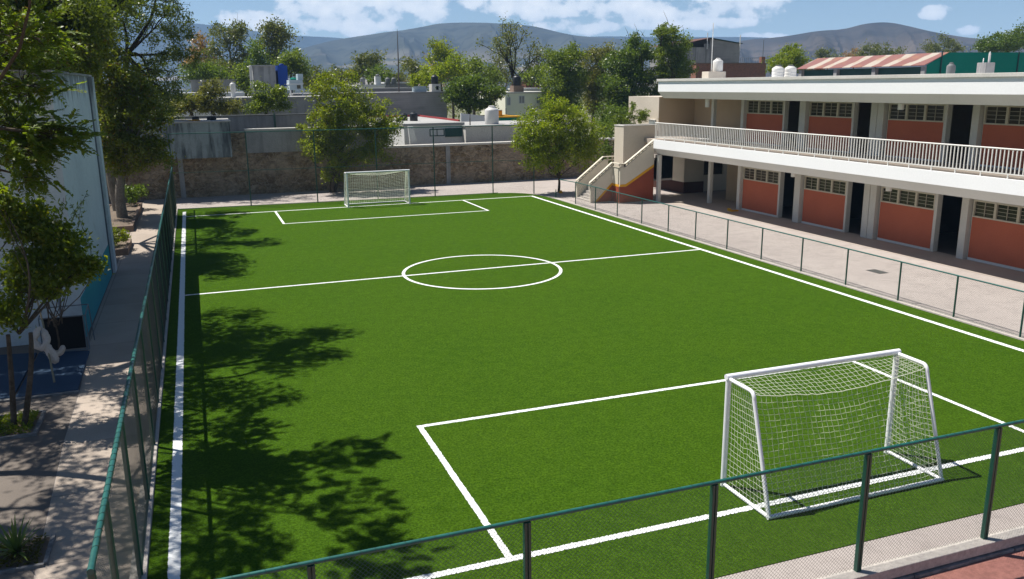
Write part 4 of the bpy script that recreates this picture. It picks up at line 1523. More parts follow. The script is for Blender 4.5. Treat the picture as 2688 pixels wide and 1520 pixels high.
tag(MB().tube([(q[0], 100, 4), tuple(q)], .06, 5).build('antenna_mast', M['iron']), 'thin bluish mast rising behind the right end of the brick parapet', 'mast')

# ------------------------------------------------------------------ trees near the pitch
# yellow-green tree at the stone wall, left of the far goal
T = lambda u, v, Y: at(u, v, Y)


def blob(u, v, Y, ru, rv, ry, k):
    """crown lump seen round pixel u,v at distance plane Y with half sizes in pixels"""
    c = at(u, v, Y)
    s = np.linalg.norm(c - CAM) / FPX * 1.0
    return (c[0], Y, c[2], ru * s, ry, rv * s, k)


tree('yellowing_tree', 'broad yellow-green tree against the stone wall left of the far goal', (9.3, 46.6, 0),
     [blob(860, 330, 46, 72, 60, 1.6, 66), blob(930, 290, 46, 90, 60, 1.8, 90), blob(1000, 335, 46, 58, 48, 1.5, 58), blob(840, 380, 45.8, 50, 42, 1.3, 40),
      blob(905, 405, 45.8, 80, 42, 1.4, 34), blob(980, 390, 45.8, 55, 45, 1.3, 26), blob(850, 225, 46.3, 42, 38, 1.0, 22), blob(905, 225, 46.3, 35, 35, .9, 14), blob(880, 450, 46.2, 45, 25, .8, 10)],
     (.17, .085), 74, .40, M['l_yellow'], M['bark'], (.10, .9), 22, seed=11, stems=4, fork=(9.4, 46.4, 1.2))
tree('round_tree', 'round bright green tree standing by the stairs at the far right corner', (22.9, 39.9, 0),
     [blob(1455, 315, 40, 88, 58, 1.5, 84), blob(1398, 355, 40, 50, 58, 1.4, 48), blob(1530, 360, 40, 52, 60, 1.4, 52), blob(1460, 385, 39.7, 100, 50, 1.6, 90),
      blob(1475, 290, 40.2, 45, 32, 1.0, 20), blob(1440, 425, 39.8, 70, 26, 1.3, 26), blob(1400, 400, 39.8, 38, 30, 1.0, 14), blob(1535, 415, 40, 38, 26, 1.0, 14)],
     (.15, .08), 74, .38, M['l_round'], M['bark'], (.085, 1.0), 24, seed=12, fork=(22.95, 39.95, 1.0))
# planted row along the left path
tree('dense_tree', 'dense dark green tree with pale trunk at the far end of the left path', (-3.05, 38.6, 0),
     [blob(300, 215, 38.6, 70, 62, 1.7, 56), blob(345, 330, 38.3, 90, 70, 1.8, 84), blob(285, 320, 38.6, 62, 90, 1.6, 60), blob(390, 400, 38, 56, 40, 1.3, 32),
      blob(320, 420, 38.4, 75, 36, 1.4, 36), blob(275, 130, 39, 45, 50, 1.4, 28), blob(350, 250, 38.6, 58, 52, 1.4, 38)],
     (.17, .09), 85, .42, M['l_fruit'], M['palebark'], (.26, 2.6), 20, seed=13)
tree('slim_tree', 'second pale-trunked tree just left of the dense dark tree', (-3.45, 41.5, 0),
     [blob(235, 260, 41.5, 45, 100, 1.5, 50), blob(230, 150, 42, 55, 60, 1.5, 40)], (.18, .09), 80, .45, M['l_dark'], M['palebark'], (.24, 2.8), 12, seed=14)
tree('tall_dark_tree', 'tall dark tree with black forked trunk and airy crown beyond the left path', (-2.6, 50, 0),
     [blob(420, 60, 50, 75, 60, 2.0, 46), blob(470, 130, 50, 48, 52, 1.5, 26), blob(330, 20, 50, 80, 50, 2.0, 36), blob(400, 190, 50, 60, 48, 1.5, 34), blob(440, 245, 50, 55, 45, 1.5, 34),
      blob(390, -60, 50, 130, 60, 2.5, 60), blob(270, 70, 50, 60, 60, 2.0, 30), blob(410, 300, 50.5, 45, 35, 1.2, 16)],
     (.20, .08), 62, .50, M['l_dark'], M['darkbark'], (.24, 9.0), 26, seed=15, fork=(-2.6, 50, 9.0))
tree('canopy_tree', 'large dark canopy tree rising behind the pale left building', (-7.5, 30, 0),
     [(-5.6, 27.4, 9.0, 2.0, 1.8, 1.4, 110), (-3.4, 28.5, 9.8, 1.3, 1.6, 1.0, 60), (-6.2, 29, 9.6, 2.6, 2.6, 1.9, 120), (-4.6, 28.6, 10.6, 2.0, 2.2, 1.6, 60), (-7.5, 31, 12.0, 2.8, 2.8, 1.8, 60), (-4.4, 30, 8.4, 1.3, 1.6, 1.1, 36), (-6.6, 29, 7.6, 1.8, 1.8, 1.2, 46)],
     (.20, .09), 80, .55, M['l_dark'], M['darkbark'], (.28, 6.5), 18, seed=16)
tree('canopy_tree', 'olive-toned canopy tree over the far roof edge of the left building', (-6.4, 27.5, 0),
     [(-3.3, 27.2, 8.0, 1.3, 1.5, 1.0, 70), (-4.8, 26.8, 7.9, 1.3, 1.0, .8, 60), (-4.6, 27.4, 8.6, 1.6, 1.7, 1.0, 46), (-3.0, 29.5, 8.9, 1.2, 1.5, .9, 26), (-5.5, 27, 9.9, 1.8, 1.8, 1.0, 36)],
     (.18, .08), 75, .48, M['l_fruit'], M['darkbark'], (.22, 6.0), 14, seed=17)
# trees whose crowns are mostly above the frame and shade the pitch
tree('shade_tree', 'tall spreading tree by the left building whose crown shades the middle of the pitch', (-6.4, 13.2, 0),
     [(-3.6, 12.8, 11.6, 1.4, 1.6, 1.0, 34), (-4.6, 17.8, 12.6, 1.5, 1.9, 1.3, 40), (-3.2, 17.6, 12.4, 1.5, 1.9, 1.3, 44), (-2.2, 15.4, 12.0, 1.4, 1.6, 1.1, 30), (-4.2, 20.3, 13.2, 1.3, 1.8, 1.2, 22), (-1.5, 17.2, 12.6, 1.1, 1.3, .8, 16), (-4.2, 15.2, 11.4, 1.4, 1.5, 1.0, 22), (-4.5, 13.4, 9.4, 1.1, 1.2, .9, 14)],
     (.19, .09), 70, .46, M['l_dark'], M['bark'], (.22, 8.0), 18, seed=18)
tree('shade_tree', 'tall tree behind the left building whose crown shades the far left of the pitch', (-5.8, 33, 0),
     [(-3.4, 39.5, 11.8, 1.5, 2.0, 1.0, 36), (-3.0, 43.5, 12.2, 1.5, 1.8, 1.0, 30), (-1.6, 33.0, 11.2, 1.2, 1.5, .8, 20), (-3.4, 33.5, 10.8, 1.6, 2.2, 1.2, 44), (-2.6, 29.6, 10.4, 1.3, 1.6, 1.0, 26), (-2.2, 36.5, 10.6, 1.3, 1.7, 1.0, 24), (-2.6, 26.4, 9.9, 1.1, 1.3, .8, 18)],
     (.20, .09), 70, .50, M['l_dark'], M['darkbark'], (.22, 7.0), 16, seed=19)


tree('shade_tree', 'broad tree just outside the lower left whose dappled shade covers the path', (-8.0, 8.5, 0),
     [(-7.0, 15.2, 10.2, 1.5, 1.3, 1.0, 70), (-5.6, 8.2, 10.6, 1.8, 2.2, 1.2, 34), (-4.4, 6.0, 10.8, 1.4, 1.6, 1.0, 26), (-6.6, 6.0, 10.0, 1.6, 1.8, 1.1, 44), (-6.8, 11.4, 10.4, 1.6, 1.8, 1.0, 44),
      (-7.4, 4.2, 9.6, 1.5, 1.5, .9, 30), (-7.6, 14.2, 11.0, 1.4, 1.6, 1.0, 26), (-5.2, 3.6, 10.2, 1.3, 1.4, .9, 26)],
     (.17, .085), 70, .40, M['l_dark'], M['bark'], (.22, 7.0), 22, seed=24)


# fern-leaved tree close to the camera on the left
def spray_tree(name, label, base, sprays, leaf, bark, lm, seed, fork, r0):
    rng = np.random.default_rng(seed)
    t = thing(name, label, 'tree', base)
    V = []
    mb = MB()
    limb(mb, base, fork, r0, r0 * .7, rng, .04, 9, 6)
    for (cx, cy, cz, rx, ry, rz, n, dx, dy, dz) in sprays:
        c = np.array((cx, cy, cz))
        limb(mb, fork, c, r0 * .35, .012, rng, .12, 6, 6)
        for k in range(int(n * 1.35)):
            o = c + unit(rng.normal(size=3)) * rng.uniform(.2, 1) ** .5 * np.array((rx, ry, rz))
            d = unit(np.array((dx, dy, dz)) + rng.normal(size=3) * .45)
            if k % 3 == 0:
                limb(mb, c + (o - c) * .2, o, .012, .005, rng, .1, 4, 3)
            ln = rng.uniform(.28, .5)
            side = unit(np.cross(d, np.array((0, 0, 1.)) + rng.normal(size=3) * .3))
            m = 8
            ts = (np.arange(m) + .5) / m
            for sgn in (-1, 1):
                ctr = o + d * ln * ts[:, None] + np.array((0, 0, -.12)) * ln * (ts ** 2)[:, None]
                ld_ = unit(d * .75 + side * sgn * .75 + rng.normal(size=(m, 3)) * .12)
                ll = leaf[0] * (1.05 - .55 * ts)[:, None]
                w = leaf[1] * (1.1 - .4 * ts)[:, None]
                cr = unit(np.cross(ld_, side[None, :] * .3 + np.array((0, 0, 1.)) + rng.normal(size=(m, 3)) * .25))
                a = ctr
                b = ctr + ld_ * ll
                mid = ctr + ld_ * ll * .42 + np.array((0, 0, .01))
                V.append(np.stack([a, mid - cr * w, b, mid + cr * w], 1).reshape(-1, 3))
    np_mesh('crown', np.concatenate(V), 4, lm, t)
    mb.build('trunk', bark, t, smooth=True)
    return t


spray_tree('fern_leaved_tree', 'fern-leaved tree close at the upper left whose sprays hang before the pale wall', (-4.6, 6.4, 0),
           [(-1.55, 6.8, 6.15, .55, .7, .35, 75, .8, -.1, -.05), (-2.0, 7.6, 7.0, .7, .8, .5, 66, .5, -.1, -.2), (-2.1, 7.0, 5.85, .6, .7, .3, 56, .5, -.2, -.35),
            (-2.0, 7.2, 5.35, .35, .5, .2, 26, .4, -.2, -.6), (-2.35, 7.6, 6.3, .5, .6, .45, 60, .4, -.2, -.3), (-1.75, 7.4, 7.9, .5, .7, .5, 44, .6, -.1, -.1), (-2.6, 8.4, 8.0, .8, .9, .5, 60, .6, -.2, -.1), (-2.0, 9.4, 7.9, .7, .8, .5, 50, .7, 0, -.1),
            (-2.9, 9.6, 6.6, .7, .8, .5, 70, .4, -.2, -.3), (-2.4, 6.6, 8.8, .8, .9, .5, 28, .5, 0, 0), (-2.1, 7.6, 9.8, 1.0, 1.2, .6, 34, .5, 0, .1),
            (-1.5, 6.2, 10.4, .9, 1.1, .6, 46, .6, 0, .1), (-3.0, 8.2, 10.9, 1.0, 1.2, .6, 46, .3, .2, .2), (-1.3, 8.6, 10.8, .9, .9, .5, 60, .6, .2, 0),
            (-2.9, 5.2, 9.4, .9, 1.0, .6, 60, .2, -.3, 0), (-1.1, 4.4, 9.9, .8, .9, .5, 55, .6, -.3, 0)],
           (.15, .034), M['bark'], M['l_near'], 21, (-3.4, 7.2, 6.4), .13)
# broad-leaved garden tree in the planter
tree('garden_tree', 'small twin-stemmed broad-leaved tree in the grassy planter at left', (-3.15, 8.5, 0),
     [(-2.6, 9.1, 4.3, .6, .6, .42, 70), (-2.05, 9.0, 3.75, .6, .6, .5, 74), (-2.55, 8.8, 3.25, .65, .6, .5, 90), (-1.55, 9.1, 3.25, .28, .4, .25, 22), (-1.75, 9.2, 3.2, .36, .5, .34, 34), (-2.9, 8.8, 4.75, .45, .5, .35, 30), (-3.0, 8.6, 2.5, .42, .45, .35, 34), (-2.3, 9.0, 2.85, .36, .4, .25, 22)],
     (.115, .060), 34, .20, M['l_near2'], M['bark'], (.055, 2.1), 16, seed=22, stems=2, fork=(-2.9, 8.7, 2.0), twig=.006)
rng = np.random.default_rng(23)
t = thing('willow_shrub', 'slender shrub with upright narrow-leaved shoots against the pale wall', 'shrub', (-3.0, 13.3, 0))
mb = MB()
V = []
for k in range(13):
    p = np.array((-2.85 + rng.normal() * .12, 12.6 + rng.normal() * .25, 1.2))
    tip = np.array((-2.55 + rng.normal() * .38, 12.3 + rng.normal() * .4, rng.uniform(3.4, 4.75)))
    pts = limb(mb, p, tip, .014, .004, rng, .08, 4, 7)
    for q in np.linspace(.42, 1, 26):
        i = q * 7
        i0 = min(int(i), 6)
        c = pts[i0] + (pts[i0 + 1] - pts[i0]) * (i - i0)
        V.append(np.concatenate([c[None], unit(tip - p)[None]], 0))
V = np.array(V)
C0 = np.repeat(V[:, 0], 3, 0) + rng.normal(size=(len(V) * 3, 3)) * .05
np_mesh('foliage', leaf_verts(C0, .15, .030, rng, np.repeat(V[:, 1], 3, 0), .6), 4, M['l_mid'], t)
limb(mb, (-3.0, 13.3, 0), (-2.85, 12.6, 1.3), .03, .02, rng, .05, 6, 4)
mb.build('stem', M['bark'], t)


# low planting
def shrub(label, x, y, z, r, h, lm, n, leaf, seed, name='low_shrub', cat='shrub', group=None):
    rng = np.random.default_rng(seed)
    t = thing(name, label, cat, (x, y, z), group)
    P, C = crown_points([(x, y, z + h * .55, r, r, h * .5, n)], 40, r * .35, rng)
    P[:, 2] = np.maximum(P[:, 2], z + .02)
    np_mesh('foliage', leaf_verts(P, leaf[0], leaf[1], rng), 4, lm, t)
    mb = MB()
    for k in range(6):
        limb(mb, (x + rng.normal() * .03, y + rng.normal() * .03, z), C[rng.integers(len(C))], .015, .005, rng, .1, 4, 3)
    mb.build('stem', M['bark'], t)


shrub('yellow-green low plant in the brick planter beside the path', -2.75, 29.6, .28, .55, .75, M['l_yellow'], 22, (.16, .05), 41)
shrub('dark leafy plant in the far planter at the foot of the pale trunks', -2.75, 43.3, .30, .75, 1.2, M['l_deep'], 26, (.18, .07), 42)
shrub('green shrub hiding behind the staircase wall', 27.6, 42.5, 0, 1.1, 4.3, M['l_deep'], 60, (.18, .08), 43)
tree('leafy_shrub', 'leafy shrub with upright sprigs showing above the stair screen wall', (27.2, 37.6, 0),
     [blob(1628, 318, 37.4, 16, 18, .4, 14), blob(1655, 312, 37.2, 12, 20, .35, 12), blob(1688, 306, 37.0, 13, 24, .35, 18), blob(1655, 335, 37.4, 40, 12, .5, 18), blob(1660, 285, 37.2, 5, 16, .2, 5)],
     (.15, .06), 46, .20, M['l_mid'], M['bark'], (.05, 3.0), 10, seed=44, cat='shrub', twig=.006)
for (x0, y0, x1, y1, h, lab) in ((-4.6, 28.3, -2.2, 31.0, .26, 'low brick planter box halfway along the left path'), (-4.2, 34.8, -2.35, 44.0, .30, 'long dark brick planter at the far end of the left path')):
    mb = MB().box(x0, y0, 0, x1, y0 + .14, h).box(x0, y1 - .14, 0, x1, y1, h).box(x1 - .14, y0 + .141, 0, x1, y1 - .141, h).box(x0, y0 + .141, 0, x0 + .14, y1 - .141, h)
    t = thing('planter', lab, 'planter', ((x0 + x1) / 2, (y0 + y1) / 2, 0))
    mb.build('brick_edge', M['terracotta'], t)
    MB().quad((x0 + .1, y0 + .1, h - .06), (x1 - .1, y0 + .1, h - .06), (x1 - .1, y1 - .1, h - .06), (x0 + .1, y1 - .1, h - .06)).build('soil', M['soil'], t)
# planter round the garden tree with grass
t = thing('planter', 'shallow bed of bright ground cover round the twin-stemmed tree', 'planter', (-3.4, 8.6, 0))
MB().box(-5.2, 7.92, .004, -2.72, 7.98, .07).box(-5.2, 9.25, .004, -2.78, 9.31, .07).box(-2.80, 7.981, .004, -2.73, 9.249, .07).build('edging', M['kerbdark'], t)
MB().quad((-5.2, 7.95, .03), (-2.75, 7.95, .03), (-2.75, 9.28, .03), (-5.2, 9.28, .03)).build('soil', M['soil'], t)
rng = np.random.default_rng(50)
P = np.stack([rng.uniform(-5, -2.85, 2600), rng.uniform(8.05, 9.2, 2600), rng.uniform(.04, .16, 2600)], 1)
tag(np_mesh('ground_cover', leaf_verts(P, .09, .035, rng), 4, M['l_ground']), 'bright green ground cover filling the bed round the garden tree', 'ground cover', kind='stuff')
t = thing('planter', 'small square soil bed at the lower left holding the spiky plant', 'planter', (-2.4, 2.9, 0))
MB().quad((-3.3, 2.42, .02), (-1.84, 2.42, .02), (-1.86, 3.28, .02), (-3.3, 3.45, .02)).build('soil', M['soil'], t)
MB().box(-3.3, 2.36, .004, -1.82, 2.42, .05).box(-1.84, 2.421, .004, -1.78, 3.3, .05).build('edging', M['kerbdark'], t)
rng = np.random.default_rng(51)
P = np.stack([rng.uniform(-3.2, -1.9, 700), rng.uniform(2.45, 3.25, 700), rng.uniform(.03, .13, 700)], 1)
tag(np_mesh('ground_cover', leaf_verts(P, .08, .035, rng), 4, leaf_mat('mixed_bed_leaves', (.05, .05, .015), (.15, .15, .03))), 'low mixed leaves round the spiky plant', 'ground cover', kind='stuff')
# spiky rosette
ag = thing('spiky_plant', 'spiky green rosette plant in the soil bed at the lower left', 'plant', (-2.25, 2.85, 0))
V = []
for k in range(44):
    a = rng.uniform(0, 2 * math.pi)
    tilt = rng.uniform(.12, 1.15)
    ln = rng.uniform(.5, .8)
    d0 = np.array((math.cos(a) * math.sin(tilt), math.sin(a) * math.sin(tilt), math.cos(tilt)))
    sd = unit(np.cross(d0, (0, 0, 1.)))
    p = np.array((-2.25, 2.85, .05))
    prev = None
    for i in range(5):
        t_ = i / 4
        c = p + d0 * ln * t_ + np.array((0, 0, -.22 * ln * t_ ** 2))
        w = .026 * (1 - t_) ** .7 * (1 if i else .7) + .001
        cur = (c - sd * w, c + sd * w)
        if prev:
            V += [prev[0], prev[1], cur[1], cur[0]]
        prev = cur
np_mesh('blade', np.array(V), 4, M['l_agave'], ag)
MB().lathe(-2.25, 2.85, [(.05, 0), (.06, .06), (.03, .12)], 10).build('stem', M['bark'], ag)

# mats, framed panel, pole with cloth on the left
for (q, lab) in (([(-3.53, 10.5), (-2.24, 10.5), (-2.30, 13.75), (-3.55, 14.1)], 'dark blue mat lying beside the path in the shade'), ([(-5.2, 10.5), (-3.59, 10.5), (-3.61, 14.1), (-5.2, 14.4)], 'second dark blue mat against the left edge, left of the first')):
    t = thing('blue_mat', lab, 'mat', (q[0][0] + .6, 12, 0), 'dark blue mats in the shaded yard')
    MB().prism([(x, y, .006) for x, y in q], (0, 0, .05)).build('mat', M['bluemat'], t)
mb = MB().box(-5.2, 10.36, .004, -2.2, 10.48, .05)
structure(mb, 'yard_kerb', M['kerbdark'])
fp = thing('framed_panel', 'black panel in a grey tubular frame standing on the blue mat by the wall', 'panel frame', (-2.9, 14, 0))
MB().box(-3.36, 13.98, .10, -2.38, 14.0, .98).build('panel', M['panel'], fp)
for pts in ([(-3.42, 13.9, .07), (-2.30, 13.86, .07)], [(-3.42, 13.9, 1.02), (-2.30, 13.86, 1.02)], [(-3.42, 13.9, .07), (-3.42, 13.9, 1.02)], [(-2.36, 13.86, .07), (-2.36, 13.86, 1.02)],
            [(-2.30, 13.86, .07), (-2.30, 13.86, 1.02)], [(-3.42, 14.7, 1.12), (-2.30, 14.7, 1.12)], [(-2.30, 13.86, 1.02), (-2.30, 14.7, 1.12)], [(-3.42, 13.9, 1.02), (-3.42, 14.7, 1.12)], [(-2.30, 14.7, 1.12), (-2.26, 14.75, .06)]):
    MB().tube(pts, .016, 6).build('frame_tube', M['iron'], fp)
tag(MB().tube([(-2.82, 11.25, .06), (-3.02, 12.1, 1.3), (-3.25, 12.8, 2.4)], [.024, .022, .018], 8).build('leaning_pole', M['wood']), 'thin leaning pole with a cloth tied round it', 'pole')
tag(MB().tube([(-2.95, 14.3, .06), (-3.02, 14.9, 2.5)], [.03, .026], 8).build('leaning_pole', M['iron']), 'dark pole leaning on the wall behind the framed panel', 'pole')
rng = np.random.default_rng(60)
mb = MB()
mb.tube([(-3.04, 11.95, 1.32), (-3.20, 11.85, 1.12), (-3.24, 11.8, .92), (-3.08, 11.75, .78), (-2.94, 11.78, .88), (-2.96, 11.88, 1.08), (-3.03, 11.95, 1.28)], [.04, .09, .11, .12, .10, .09, .04], 9)
mb.tube([(-2.98, 11.78, .92), (-2.90, 11.75, .72), (-2.84, 11.76, .52), (-2.82, 11.76, .36)], [.07, .11, .13, .07], 9)
mb.tube([(-2.88, 11.8, .62), (-2.74, 11.84, .58), (-2.64, 11.86, .68), (-2.62, 11.87, .80)], [.06, .09, .085, .03], 9)
o = mb.build('cloth_bundle', M['cloth'], smooth=True)
sd = o.modifiers.new('sub', 'SUBSURF')
sd.levels = sd.render_levels = 2
tx = bpy.data.textures.new('folds', 'CLOUDS')
tx.noise_scale = .09
dm = o.modifiers.new('folds', 'DISPLACE')
dm.texture = tx
dm.strength = .10
tag(o, 'knotted off-white cloth hanging from the leaning pole', 'cloth')

# ------------------------------------------------------------------ middle-distance bushes and trees
def bg(name, label, u, v0, Y, blobs_, lm, leafsz, per, rc, seed, bark=None, group=None, limbs=8, r0=.15, cat='tree', droop=None):
    b = [blob(*q) for q in blobs_]
    base = at(u, v0, Y)
    base[2] = -.5
    lowest = min(q[2] - q[5] * .4 for q in b)
    return tree(name, label, base, b, leafsz, per, rc, lm, bark or M['bark'], (r0, max(.5, lowest)), limbs, group, seed, cat=cat, droop=droop, fork=(base[0], Y, max(.5, lowest)))


bg('bush', 'wide dusty green bush behind the grey back wall at left', 500, 300, 55, [(490, 275, 55, 50, 22, .9, 30), (455, 285, 55, 25, 14, .7, 10), (540, 280, 55, 30, 20, .8, 14)], M['l_bush'], (.20, .09), 70, .40, 101, cat='bush')
bg('young_tree', 'slender young tree rising from the bushes left of the concrete cube', 557, 300, 55, [(560, 235, 55, 32, 30, .8, 22), (545, 270, 55, 40, 26, .9, 22), (585, 285, 55, 40, 14, .8, 14), (618, 282, 54.5, 24, 16, .6, 10)], M['l_bush'], (.20, .09), 66, .38, 102)
bg('young_tree', 'bushy tree with dark centre below the concrete cube and blue box', 700, 298, 55, [(690, 245, 55, 42, 24, .9, 26), (725, 265, 55, 40, 24, .9, 24), (680, 280, 55, 36, 18, .8, 18), (735, 236, 55, 20, 14, .6, 8)], M['l_mid'], (.20, .09), 66, .40, 103)
bg('eucalyptus', 'twin-headed pale eucalyptus left of the concrete cube', 610, 240, 100, [(580, 92, 100, 34, 24, 2, 18), (628, 92, 100, 24, 26, 2, 18), (565, 130, 100, 24, 20, 1.6, 8), (600, 165, 100, 44, 30, 2.4, 20), (640, 130, 100, 18, 26, 1.5, 7)], M['l_far'], (.34, .16), 62, .85, 104, M['palebark'], limbs=14, r0=.26)
bg('brown_tree', 'brownish dry-crowned tree left of the pale eucalyptus', 530, 240, 104, [(530, 120, 104, 26, 22, 2, 14), (512, 160, 104, 30, 30, 2, 18), (550, 170, 104, 26, 30, 2, 14)], M['l_brown'], (.34, .16), 62, .85, 105, limbs=10, r0=.2)
bg('olive_tree', 'wide olive green tree below the eucalyptus heads', 600, 240, 96, [(600, 200, 96, 50, 32, 2.4, 34), (560, 185, 96, 30, 26, 2, 16)], M['l_far'], (.34, .16), 64, .85, 106, r0=.2)
bg('green_tree', 'fresh green round tree above the grey streaked wall', 530, 240, 90, [(525, 185, 90, 42, 26, 2, 28), (560, 195, 90, 26, 20, 2, 14), (500, 195, 90, 24, 20, 2, 12)], M['l_deep'], (.32, .15), 66, .80, 107)
bg('green_tree', 'green tree tucked left of the concrete cube', 640, 240, 86, [(635, 200, 86, 24, 28, 1.6, 18), (650, 225, 86, 20, 18, 1.4, 10)], M['l_mid'], (.32, .15), 64, .75, 108)
bg('tall_tree', 'tall loose-crowned tree standing behind the concrete cube', 715, 240, 96, [(708, 80, 96, 30, 24, 2, 18), (745, 92, 96, 26, 26, 2, 15), (700, 115, 96, 22, 20, 1.6, 9), (735, 118, 96, 24, 18, 1.6, 9), (715, 150, 96, 22, 22, 1.5, 10), (712, 185, 96, 18, 20, 1.4, 8)], M['l_far'], (.34, .16), 64, .80, 109, M['bark'], limbs=14, r0=.26)
bg('green_tree', 'dark green tree just left of the tall loose-crowned tree', 672, 240, 92, [(672, 135, 92, 16, 18, 1.4, 9), (675, 165, 92, 26, 24, 1.8, 18), (660, 190, 92, 20, 18, 1.5, 9)], M['l_deep'], (.32, .15), 62, .75, 110)
bg('green_tree', 'bright round tree behind the blue tarpaulin box', 768, 250, 84, [(765, 155, 84, 32, 24, 1.8, 24), (785, 180, 84, 24, 28, 1.6, 18), (750, 175, 84, 20, 22, 1.5, 12)], M['l_mid'], (.32, .15), 66, .75, 111)
bg('green_tree', 'hazy green tree right of the pale blue cabin', 830, 250, 98, [(825, 200, 98, 26, 26, 2, 16), (850, 215, 98, 24, 22, 2, 12), (810, 225, 98, 18, 18, 1.5, 8)], M['l_far'], (.34, .16), 60, .85, 112)
bg('green_tree', 'bluish-green tree at the left of the far row', 890, 235, 115, [(890, 195, 115, 22, 24, 2, 14), (915, 205, 115, 22, 20, 2, 12), (870, 210, 115, 20, 18, 2, 8)], M['l_far'], (.38, .18), 60, .95, 113)
bg('cedar_tree', 'flat-topped dark tree left of the antenna mast', 965, 235, 110, [(955, 152, 110, 18, 16, 1.8, 10), (985, 155, 110, 16, 14, 1.8, 8), (968, 180, 110, 34, 20, 2.4, 22), (940, 195, 110, 24, 18, 2, 12)], M['l_far'], (.38, .18), 62, .95, 114)
bg('green_tree', 'mid green tree right behind the white tank tower', 1000, 235, 106, [(1000, 195, 106, 28, 20, 2, 16), (985, 215, 106, 26, 14, 2, 10)], M['l_deep'], (.36, .17), 62, .9, 115)
bg('green_tree', 'low green tree directly behind the antenna mast', 1035, 235, 112, [(1030, 200, 112, 28, 18, 2, 14), (1050, 215, 112, 26, 14, 2, 10)], M['l_far'], (.36, .17), 60, .95, 116)
bare_tree('bare_tree', 'brown nearly bare tree right of the antenna mast', tuple(at(1112, 235, 104) * (1, 1, 0) + (0, 0, -.5)), 11.2, .42, M['l_brown'], 1700, (.30, .14), M['palebark'], 117)
bg('green_tree', 'grey-green tree in front of the bare brown tree', 1090, 235, 98, [(1080, 175, 98, 22, 26, 2, 14), (1100, 200, 98, 30, 22, 2, 16)], M['l_far'], (.34, .16), 60, .85, 118)
bg('yellow_green_tree', 'tall yellow-green tree right of the bare brown tree', 1155, 235, 96, [(1152, 120, 96, 18, 15, 1.6, 9), (1165, 140, 96, 22, 18, 1.8, 13), (1150, 170, 96, 32, 26, 2, 22), (1178, 160, 96, 16, 14, 1.5, 6)], M['l_yellow'], (.32, .15), 62, .80, 119)
bg('green_tree', 'rounded light green tree over the black tank on the pedestal', 1185, 240, 84, [(1190, 165, 84, 26, 20, 1.8, 16), (1175, 195, 84, 36, 26, 2, 26), (1130, 200, 84, 28, 22, 1.8, 16), (1205, 200, 84, 24, 26, 1.6, 14)], M['l_round'], (.30, .14), 66, .75, 120)
bg('green_tree', 'wide green tree left of the cream house tank', 1250, 240, 88, [(1250, 180, 88, 34, 24, 2, 22), (1285, 200, 88, 28, 24, 2, 18), (1225, 205, 88, 22, 24, 1.6, 12)], M['l_mid'], (.32, .15), 66, .80, 121)
bg('dark_bush_tree', 'big dark rounded tree left of the cream house', 1235, 300, 64, [(1215, 235, 64, 42, 32, 1.5, 34), (1245, 220, 64, 36, 26, 1.4, 24), (1195, 255, 64, 26, 28, 1.2, 16), (1240, 265, 64, 42, 26, 1.4, 24)], M['l_deep'], (.24, .12), 78, .55, 122)
bg('dark_bush_tree', 'smaller dark tree touching the corner of the cream house', 1290, 300, 63, [(1288, 255, 63, 26, 26, 1.2, 20), (1300, 240, 63, 20, 16, 1, 10), (1280, 275, 63, 24, 14, 1, 8)], M['l_deep'], (.24, .12), 74, .5, 123)
bare_tree('bare_tree', 'small hazy bare tree far off on the plain', tuple(at(1240, 195, 150) * (1, 1, 0) + (0, 0, -.5)), 10.8, .4, M['l_brown'], 700, (.3, .14), M['palebark'], 124)
bare_tree('bare_tree', 'large half-bare tree with dark branches above the cream house', tuple(at(1358, 240, 92) * (1, 1, 0) + (0, 0, -.5)), 14.6, .46, M['l_far'], 2600, (.32, .14), M['darkbark'], 125, r0=.3)
bare_tree('bare_tree', 'leaning half-bare tree left of the large dark-branched one', tuple(at(1300, 240, 96) * (1, 1, 0) + (0, 0, -.5)), 11.8, .44, M['l_far'], 1900, (.32, .14), M['palebark'], 126, r0=.2)
bg('green_tree', 'low green trees mass behind the cream house roof', 1395, 240, 86, [(1385, 205, 86, 34, 18, 2, 16), (1415, 195, 86, 20, 26, 1.6, 12)], M['l_mid'], (.32, .15), 62, .8, 127)
# the big trees left of the school
big = 'big trees standing left of the school roof'
bg('big_tree', 'big dense green tree with rounded top, leftmost beside the cream house', 1470, 300, 70, [(1465, 165, 70, 42, 36, 2, 46), (1500, 205, 70, 40, 50, 2, 50), (1460, 225, 69.5, 40, 42, 1.8, 42), (1490, 260, 69.5, 42, 34, 1.8, 32), (1505, 140, 70, 24, 22, 1.6, 14), (1440, 270, 70, 22, 26, 1.4, 14)], M['l_mid'], (.27, .13), 85, .62, 130, group=big, r0=.25)
bg('big_tree', 'big tree with a browned upper crown in the middle of the group', 1560, 300, 74, [(1560, 160, 74, 34, 34, 2, 32), (1555, 210, 74, 40, 40, 2, 40), (1560, 265, 73.5, 36, 34, 1.8, 30), (1600, 140, 74, 24, 22, 1.6, 14)], M['l_bush'], (.27, .13), 80, .62, 131, group=big, r0=.25)
bg('big_tree', 'largest deep green tree with whippy shoots on top', 1640, 300, 68, [(1635, 165, 68, 46, 40, 2, 52), (1680, 140, 68, 34, 34, 1.8, 30), (1620, 225, 67.5, 50, 44, 2, 56), (1675, 215, 67.5, 42, 46, 1.8, 46), (1640, 280, 67.5, 60, 32, 2, 44), (1660, 105, 68, 18, 20, 1.2, 8), (1700, 270, 67.5, 30, 40, 1.5, 24)], M['l_deep'], (.27, .13), 85, .62, 132, group=big, r0=.28)
